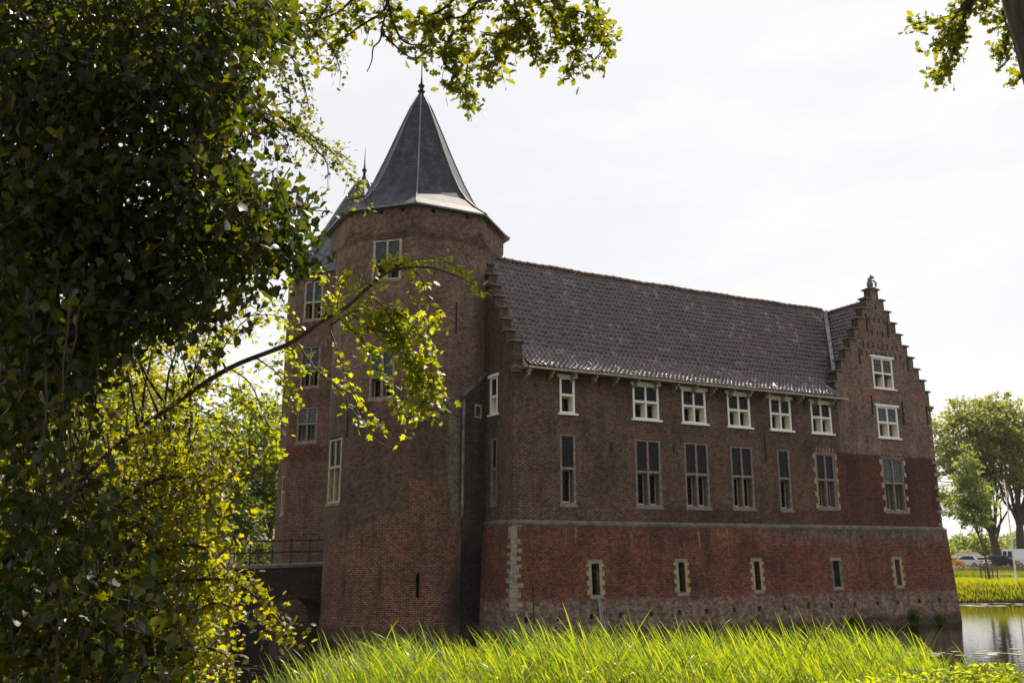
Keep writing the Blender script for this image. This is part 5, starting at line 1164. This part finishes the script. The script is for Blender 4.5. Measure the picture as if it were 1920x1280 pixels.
# reeds: stalks with long pointed leaves, leaning left in the wind
def reeds():
    rng = np.random.default_rng(11); n = 9500
    Y = rng.uniform(11.3, 17.0, n); X = rng.uniform(-5.0, 10.0, n); px = 960+1744*X/Y
    env = np.interp(px, [520, 545, 620, 700, 780, 850, 930, 1000, 1100, 1350, 1550, 1690, 1760, 1790, 1850, 1930], [1330, 1285, 1235, 1192, 1170, 1182, 1188, 1172, 1160, 1162, 1158, 1168, 1186, 1216, 1232, 1240])
    z0 = np.maximum(height(X, Y), -.3); ztop = EYE-(env-1033)*Y/1744
    ztop = ztop - .08 + rng.normal(0, .10, n) + .20*vnoise(X, Y, .55, 6) - .45*rng.random(n) - .15*np.clip(14.5-Y, 0, 4)
    tall = rng.random(n) < .05; ztop[tall] += rng.uniform(.1, .30, tall.sum())
    H = ztop-z0; ok = (H > .35) & (px > 525) & (px < 1935) & ((px < 1790) | (rng.random(n) < .16)) & (vnoise(X, Y, 1.3, 4) > -.75+0*X)
    X, Y, z0, H = X[ok], Y[ok], z0[ok], np.minimum(H[ok], 2.6); n = len(X)
    lean = np.stack([-rng.uniform(.05, .32, n), rng.normal(0, .07, n)], 1)
    V = []; nb = 11; T = np.linspace(0, 1, 6); nv = 11
    allV = np.zeros((n*nb, nv, 3)); 
    for b in range(nb):
        t0 = .25+.72*(b/(nb-1))+rng.uniform(-.03, .03, n) if b else np.zeros(n)
        base = np.stack([X+lean[:, 0]*H*t0**1.6, Y+lean[:, 1]*H*t0**1.6, z0+H*t0*.86], 1)
        if b == 0: Lf = H*.9; dirh = lean*1.0; up0 = np.ones(n); w_ = np.full(n, .010); dro = np.zeros(n)
        else:
            Lf = rng.uniform(.34, .66, n)*np.clip(H/1.4, .5, 1.2); a = rng.uniform(-.9, .9, n)+math.pi*(1 if True else 0); flip = rng.random(n) < .22; a[flip] += math.pi
            dirh = np.stack([np.cos(a), np.sin(a)], 1)*rng.uniform(.22, .68, n)[:, None]; up0 = rng.uniform(.66, 1.08, n); w_ = rng.uniform(.012, .028, n); dro = rng.uniform(.05, .6, n)*(1 if b < 8 else .6)
        sd_ = np.stack([-dirh[:, 1], dirh[:, 0], np.zeros(n)], 1); sd_ /= np.linalg.norm(sd_, axis=1)[:, None]+1e-6; sd_ = sd_ + rng.normal(0, .45, (n, 3)); sd_ /= np.linalg.norm(sd_, axis=1)[:, None]
        for i, t in enumerate(T):
            c = base + np.stack([dirh[:, 0]*Lf*t**1.25, dirh[:, 1]*Lf*t**1.25, Lf*(up0*t-dro*t*t)], 1)
            ww = (w_*(.6+1.4*t if t < .3 else (1.02*(1-t)/.7)**.8) if b else w_*(1-.5*t))[:, None]*sd_*.5
            sl = slice(b*n, (b+1)*n)
            if i < 5: allV[sl, 2*i] = c-ww; allV[sl, 2*i+1] = c+ww
            else: allV[sl, 10] = c
    F = [(2*i, 2*i+1, 2*i+3, 2*i+2) for i in range(4)]+[(8, 9, 10)]
    me = mesh_arrays('reeds', allV.reshape(-1, 3), F, nv, n*nb); o = link('reeds', me, M['reed'], kind='stuff', label='tall sunlit reeds leaning left along the near bank'); o['category'] = 'reeds'
reeds()
dr_ = np.random.default_rng(15); m_ = 900; Y = dr_.uniform(11.6, 16.5, m_); X = Y*dr_.uniform(-.2, .47, m_); Z = np.maximum(height(X, Y), -.2)
blades('dry_reeds', X, Y, Z, np.minimum(dr_.uniform(.7, 1.75, m_), 2.25-Z), np.full(m_, .012), (-.22, 0), m_leaf('dead reed stalk', (.30, .23, .13), (.30, .22, .10), .3, .6, .3, .3), 'pale dead reed stalks standing among the green reeds', 'reeds', 4, .5, dr_)
def herbs():
    rng = np.random.default_rng(5); mbx = MB(); n = 1500; Y = rng.uniform(9.8, 13.6, n); X = rng.uniform(-3, 8.6, n); px = 960+1744*X/Y
    lim = np.interp(px, [500, 1250, 1500, 1650, 1720, 1850, 1930], [1330, 1300, 1268, 1250, 1240, 1228, 1230]); LP = []; DR = []
    for x, y, l in zip(X, Y, lim):
        z0 = float(height(x, y)); zt = EYE-(l-1033)*y/1744 - rng.uniform(0, .14)
        h = min(zt-z0, .75)
        if h < .08: continue
        if x > 5.3 and y < 11.6+.25*math.sin(x*3): continue
        for q in range(int(14+h*80)):
            t = rng.uniform(.15, 1)**.7; a = rng.uniform(0, 6.28); r_ = .05+.06*(1-t); LP.append((x+math.cos(a)*r_, y+math.sin(a)*r_, z0+h*t)); DR.append((math.cos(a)*1.4, math.sin(a)*1.4, .55))
    o = leaves('bank_herbs', 'oval', LP, .058, M['nettle'], None, 0.0, .55, np.array(DR), rng); o['kind'] = 'stuff'; o['label'] = 'bright green nettles and herbs in front of the reeds at the lower right'; o['category'] = 'herbs'
herbs()
rg = np.random.default_rng(9)
def patch(name, n, xr, yr, H, W, label, cat, cond=None, mat='grass', bend=.5):
    X = rg.uniform(*xr, n); Y = rg.uniform(*yr, n); Z = height(X, Y); ok = Z > .0
    if cond is not None: ok &= cond(X, Y)
    X, Y, Z = X[ok], Y[ok], Z[ok]; m_ = len(X)
    h = H*rg.uniform(.5, 1.2, m_)*(1+.35*vnoise(X, Y, 2.5, 2)); blades(name, X, Y, Z, h, np.full(m_, W), (-.08, 0), M[mat], label, cat, 3, bend, rg)
patch('near_grass', 42000, (-2.5, 8.5), (7.5, 13.5), .085, .007, 'short sunlit lawn at the lower right corner', 'grass', lambda X, Y: (np.abs(X) < Y*.62))
patch('bank_grass', 26000, (20, 56), (65.6, 69.6), .38, .05, 'tall green grass along the far bank of the moat', 'grass')
patch('far_lawn_grass', 30000, (26, 60), (69.4, 83), .09, .045, 'mown sunlit lawn beyond the moat', 'grass')
patch('rough_grass', 26000, (32, 72), (84, 97), .5, .06, 'rough darker grass strip in front of the parked cars', 'grass', mat='leaf_mid')
fw = np.random.default_rng(66); mb = MB()
for q in range(420):
    if q < 300: x_, y_ = fw.uniform(22, 44), 65.0-abs(fw.normal(0, 1.3)); sc_ = fw.uniform(.08, .5)
    elif q < 360: x_, y_ = fw.normal(16.5, 2.6), 33.5+fw.normal(0, .5); sc_ = fw.uniform(.04, .16)
    else: x_, y_ = fw.normal(-6, 1.6), fw.uniform(24, 34); sc_ = fw.uniform(.02, .08)
    k_ = 7; mb.quad([(x_+sc_*1.8*math.cos(6.283*i/k_)*fw.uniform(.7, 1.2), y_+sc_*math.sin(6.283*i/k_)*fw.uniform(.7, 1.2), .012) for i in range(k_)])
o = mb.build('floating_weed', simple('floating weed', (.20, .19, .08), .6, var=.4, scale=3), kind='stuff', label='patches of pale floating weed on the moat'); o['category'] = 'water weed'
patch('left_bank_grass', 24000, (-34, -10), (26, 62), .5, .04, 'shaded grass at the left end of the bridge', 'grass')
# tufts growing on the castle foot
for i, (u, lab, h) in enumerate(((22.0, 'green fern tuft on the waterline ledge near the right corner of the castle', .75), (17.9, 'small plant tuft rooted in the patched brick base', .45), (23.9, 'little weed tuft at the waterline near the far right corner', .4))):
    p = toworld(u, -.42); m_ = 160; X = p[0]+rg.normal(0, .12, m_); Y = p[1]+rg.normal(0, .05, m_); Z = np.full(m_, .1)
    o = blades('fern', X, Y, Z, h*rg.uniform(.5, 1.2, m_), np.full(m_, .05), (0, -.1), M['leaf_mid'], lab, 'plant', 3, .6, rg); del o['kind']

# ------------------------------------------------------------------ flagpole, fence rail, hut, hedge
fp = thing('flagpole', 'white flagpole with a furled red and white flag on the far lawn', 'flagpole', tuple(gpt(1895, 69)))
fz = 7.4; mb = MB(); mb.lathe([(.11, -.1), (.11, .25), (.065, .3), (.06, 2), (.035, fz), (0, fz+.02)], n=10); mb.build('pole', M['white'], fp, True)
mb = MB(); mb.ball((0, 0, fz+.06), .07, 8); mb.build('finial', M['cream'], fp, True)
def cloth(name, z0, z1, m): 
    mb = MB(); n = 10
    for i in range(n):
        a, b = z0+(z1-z0)*i/n, z0+(z1-z0)*(i+1)/n; wa, wb = (.16+.05*math.sin(a*7)), (.16+.05*math.sin(b*7))
        for (x0_, y0_), (x1_, y1_) in (((0, 0), (.5, .4)), ((.5, .4), (1, -.2)), ((1, -.2), (.8, .5))):
            mb.quad([(.04+x0_*wa, y0_*wa, a), (.04+x1_*wa, y1_*wa, a), (.04+x1_*wb, y1_*wb, b), (.04+x0_*wb, y0_*wb, b)])
    mb.build(name, m, fp)
cloth('flag', fz-.6, fz-.1, simple('flag red', (.45, .03, .04), .7)); cloth('flag', fz-1.1, fz-.6, M['white']); cloth('flag', fz-1.5, fz-1.1, simple('flag blue', (.12, .06, .16), .7))
ra = thing('low_rail', 'long low white rail lying across the far lawn behind the flagpole', 'rail', tuple(gpt(1864, 82)))
mb = MB(); mb.box((-1.3, 0, .35), (1.4, .09, .43)); mb.build('bar', M['white'], ra)
for x in (-1.1, 0, 1.2): mb = MB(); mb.box((x-.04, .01, -.1), (x+.04, .08, .35)); mb.build('post', M['white'], ra)
hu = thing('shed', 'low brown roofed shed behind the white car', 'shed', tuple(gpt(1808, 124)-np.array([0, 0, .5])))
mb = MB(); mb.box((-1.8, -1.2, -.2), (1.8, 1.2, 1.5)); mb.build('wall', M['palebark'], hu)
mb = MB(); mb.quad([(-2.1, -1.5, 1.4), (2.1, -1.5, 1.4), (1.5, 0, 2.4), (-1.2, 0, 2.4)]); mb.quad([(2.1, 1.5, 1.4), (-2.1, 1.5, 1.4), (-1.2, 0, 2.4), (1.5, 0, 2.4)]); mb.quad([(-2.1, 1.5, 1.4), (-2.1, -1.5, 1.4), (-1.2, 0, 2.4)]); mb.quad([(2.1, -1.5, 1.4), (2.1, 1.5, 1.4), (1.5, 0, 2.4)]); mb.build('roof', simple('brown roof', (.15, .11, .085), .9), hu)
hd = thing('hedge', 'clipped yellowish hedge along the car park', 'hedge', tuple(gpt(1850, 112)))
rh = np.random.default_rng(77); LP = np.stack([rh.uniform(-9, 9, 5200), rh.uniform(-.4, .4, 5200), rh.uniform(.1, 1.55, 5200)], 1); leaves('foliage', 'tri', LP, .22, M['leaf_young'], hd, .1, .3, None, rh)
mb = MB()
for x in np.arange(-8.5, 9, 1.2): mb.tube([(x, 0, 0), (x, 0, 1.1)], .04, 5)
mb.build('stems', M['twig'], hd)
mb = MB(); mb.quad([(22, 98.6, 1.62), (110, 98.6, 1.62), (110, 116, 1.66), (22, 116, 1.66)]); 
mb.build('car_park', simple('asphalt', (.09, .085, .08), .9, scale=2), kind='structure')
fl = np.random.default_rng(31); 
bed = thing('flower_bed', 'pale dry flowering border in front of the parked cars', 'flower bed', tuple(gpt(1850, 97.6)))
LP = np.stack([fl.uniform(-10, 12, 6000), fl.uniform(-.6, .6, 6000), fl.uniform(.05, .75, 6000)], 1); leaves('foliage', 'tri', LP, .13, m_leaf('dry flower', (.30, .24, .15), (.45, .33, .12), .4, .6, .2, .3), bed, .0, .3, None, fl)
# ------------------------------------------------------------------ cars
M['tyre'] = simple('tyre', (.02, .02, .02), .8); M['rim'] = simple('rim', (.35, .35, .36), .35, metal=.7); M['carglass'] = m_glass('car glass', (.03, .04, .05), (.03, .04, .05), .05, (9, 9)); M['taillight'] = simple('tail light', (.30, .01, .01), .25); M['headlight'] = simple('head light', (.6, .6, .6), .15); M['plate'] = simple('yellow plate', (.65, .45, .03), .5)
def paint(name, c):
    m, nt, b = new_mat(name); b.inputs['Base Color'].default_value = (*c, 1); b.inputs['Roughness'].default_value = .28; b.inputs['Coat Weight'].default_value = .8; b.inputs['Coat Roughness'].default_value = .06; return m
def car(label, loc, rot, pm, L_=4.3, W=1.76, H=1.46, van=False, group='cars parked beyond the moat'):
    t = thing('van' if van else 'car', label, 'van' if van else 'car', loc, rot, group); h = L_/2; w_ = W/2
    if van: low = [(-h, .35), (-h, 1.0), (-h+.02, 1.15), (h-.9, 1.15), (h-.08, .95), (h, .7), (h, .35)]; top = [(-h+.02, 1.13), (-h+.06, H-.08), (-h+.2, H), (h-1.7, H), (h-1.45, H-.05), (h-.85, 1.13)]
    else: low = [(-h, .38), (-h-.02, .62), (-h+.05, .86), (-h+.35, .93), (h-1.2, .93), (h-.35, .80), (h, .62), (h-.01, .32)]; top = [(-h+.30, .91), (-h+.75, 1.30), (-h+1.15, H), (h-2.15, H), (h-1.85, H-.06), (h-1.05, .91)]
    def shell(prof, wb, wt, zt0, zt1, name, mat, inset=0):
        mb = MB(); 
        def wid(z): k = min(1, max(0, (z-zt0)/(zt1-zt0))); return wb+(wt-wb)*k
        n = len(prof)
        for i in range(n):
            (x0_, z0_), (x1_, z1_) = prof[i], prof[(i+1) % n]; mb.quad([(x0_, -wid(z0_), z0_), (x0_, wid(z0_), z0_), (x1_, wid(z1_), z1_), (x1_, -wid(z1_), z1_)])
        mb.quad([(x, -wid(z), z) for x, z in prof]); mb.quad([(x, wid(z), z) for x, z in prof[::-1]]); o = mb.build(name, mat, t)
        bv = o.modifiers.new('b', 'BEVEL'); bv.width = .05; bv.segments = 3; bv.limit_method = 'ANGLE'; o.data.shade_smooth(); return o
    shell(low, w_*.97, w_, .35, .7, 'body', pm); shell(top, w_*.95, w_*(.93 if van else .76), 1.0, H, 'cabin', pm)
    # glass panels just proud of the cabin
    def q(name, pts): mb = MB(); mb.quad(pts); mb.build(name, M['carglass'], t)
    tp = w_*.95; tt = w_*(.93 if van else .77)
    if not van:
        for s in (-1, 1): q('side_window', [(-h+.62, s*(tp+.012), .97), (h-1.3, s*(tp+.012), .97), (h-1.95, s*(tt+.03), H-.10), (-h+1.1, s*(tt+.03), H-.10)][::s])
        q('rear_window', [(-h+.33, -tp*.85, .99), (-h+.33, tp*.85, .99), (-h+.92, tt*.88, H-.07), (-h+.92, -tt*.88, H-.07)][::-1])
        q('windscreen', [(h-1.0, -tp*.88, .97), (h-1.0, tp*.88, .97), (h-1.80, tt*.9, H-.05), (h-1.80, -tt*.9, H-.05)])
    else:
        for s in (-1, 1): q('side_window', [(h-1.95, s*(tp+.015), 1.2), (h-1.05, s*(tp+.015), 1.2), (h-1.5, s*(tt+.03), H-.15), (h-1.95, s*(tt+.03), H-.15)][::s])
        q('windscreen', [(h-.80, -tp*.9, 1.16), (h-.80, tp*.9, 1.16), (h-1.40, tt*.9, H-.06), (h-1.40, -tt*.9, H-.06)])
        for s in (-1, 1): q('rear_window', [(-h-.012, s*.1, 1.2), (-h-.012, s*.75, 1.2), (-h+.03, s*.72, H-.25), (-h+.03, s*.1, H-.25)][::-s])
    for x in (-h+.8, h-.82):
        for s in (-1, 1):
            mb = MB(); c = np.array([x, s*(w_-.1), .32]); mb.tube([c-[0, .1, 0], c+[0, .1, 0]], .32, 18); wh = mb.build('wheel', M['tyre'], t)
            mb = MB(); mb.tube([c+[0, s*.095, 0], c+[0, s*.108, 0]], .2, 14); mb.build('rim', M['rim'], wh)
    for s in (-1, 1):
        mb = MB(); mb.box((-h-.03, min(s*(w_-.45), s*(w_-.06)), .70), (-h+.25, max(s*(w_-.45), s*(w_-.06)), .84)); mb.build('taillight', M['taillight'], t)
        mb = MB(); mb.box((h-.3, min(s*(w_-.45), s*(w_-.06)), .58), (h+.0, max(s*(w_-.45), s*(w_-.06)), .70)); mb.build('headlight', M['headlight'], t)
    mb = MB(); mb.box((-h-.035, -.26, .55), (-h-.0, .26, .66)); mb.build('number_plate', M['plate'], t)
    return t
def cp(x, Y): p = at(x, 1040, Y); return (p[0], Y, 1.625)
car('yellow car half hidden by the castle corner', cp(1766, 104), R(8), paint('yellow car paint', (.75, .33, .01)))
car('white car with its yellow plate facing the moat', cp(1817, 106), R(112), paint('white car paint', (.75, .75, .76)))
car('dark hatchback with sun glinting on its roof', cp(1867, 106), R(140), paint('dark car paint', (.02, .022, .035)))
car('white panel van at the right edge of the car park', cp(1925, 107), R(10), paint('white van paint', (.78, .78, .78)), 5.0, 1.95, 2.15, True)

# ------------------------------------------------------------------ haze
def haze():
    mb = MB(); mb.box((-1700, -320, -3), (1700, 3060, 60)); me = mb
    m = bpy.data.materials.new('haze'); m.use_nodes = True; n = m.node_tree; n.nodes.clear(); o = n.nodes.new('ShaderNodeOutputMaterial'); v = n.nodes.new('ShaderNodeVolumePrincipled')
    v.inputs['Color'].default_value = (.92, .95, 1, 1); v.inputs['Density'].default_value = .00012; v.inputs['Anisotropy'].default_value = 0
    n.links.new(v.outputs[0], o.inputs['Volume']); mb.build('haze', m, kind='stuff')
haze()
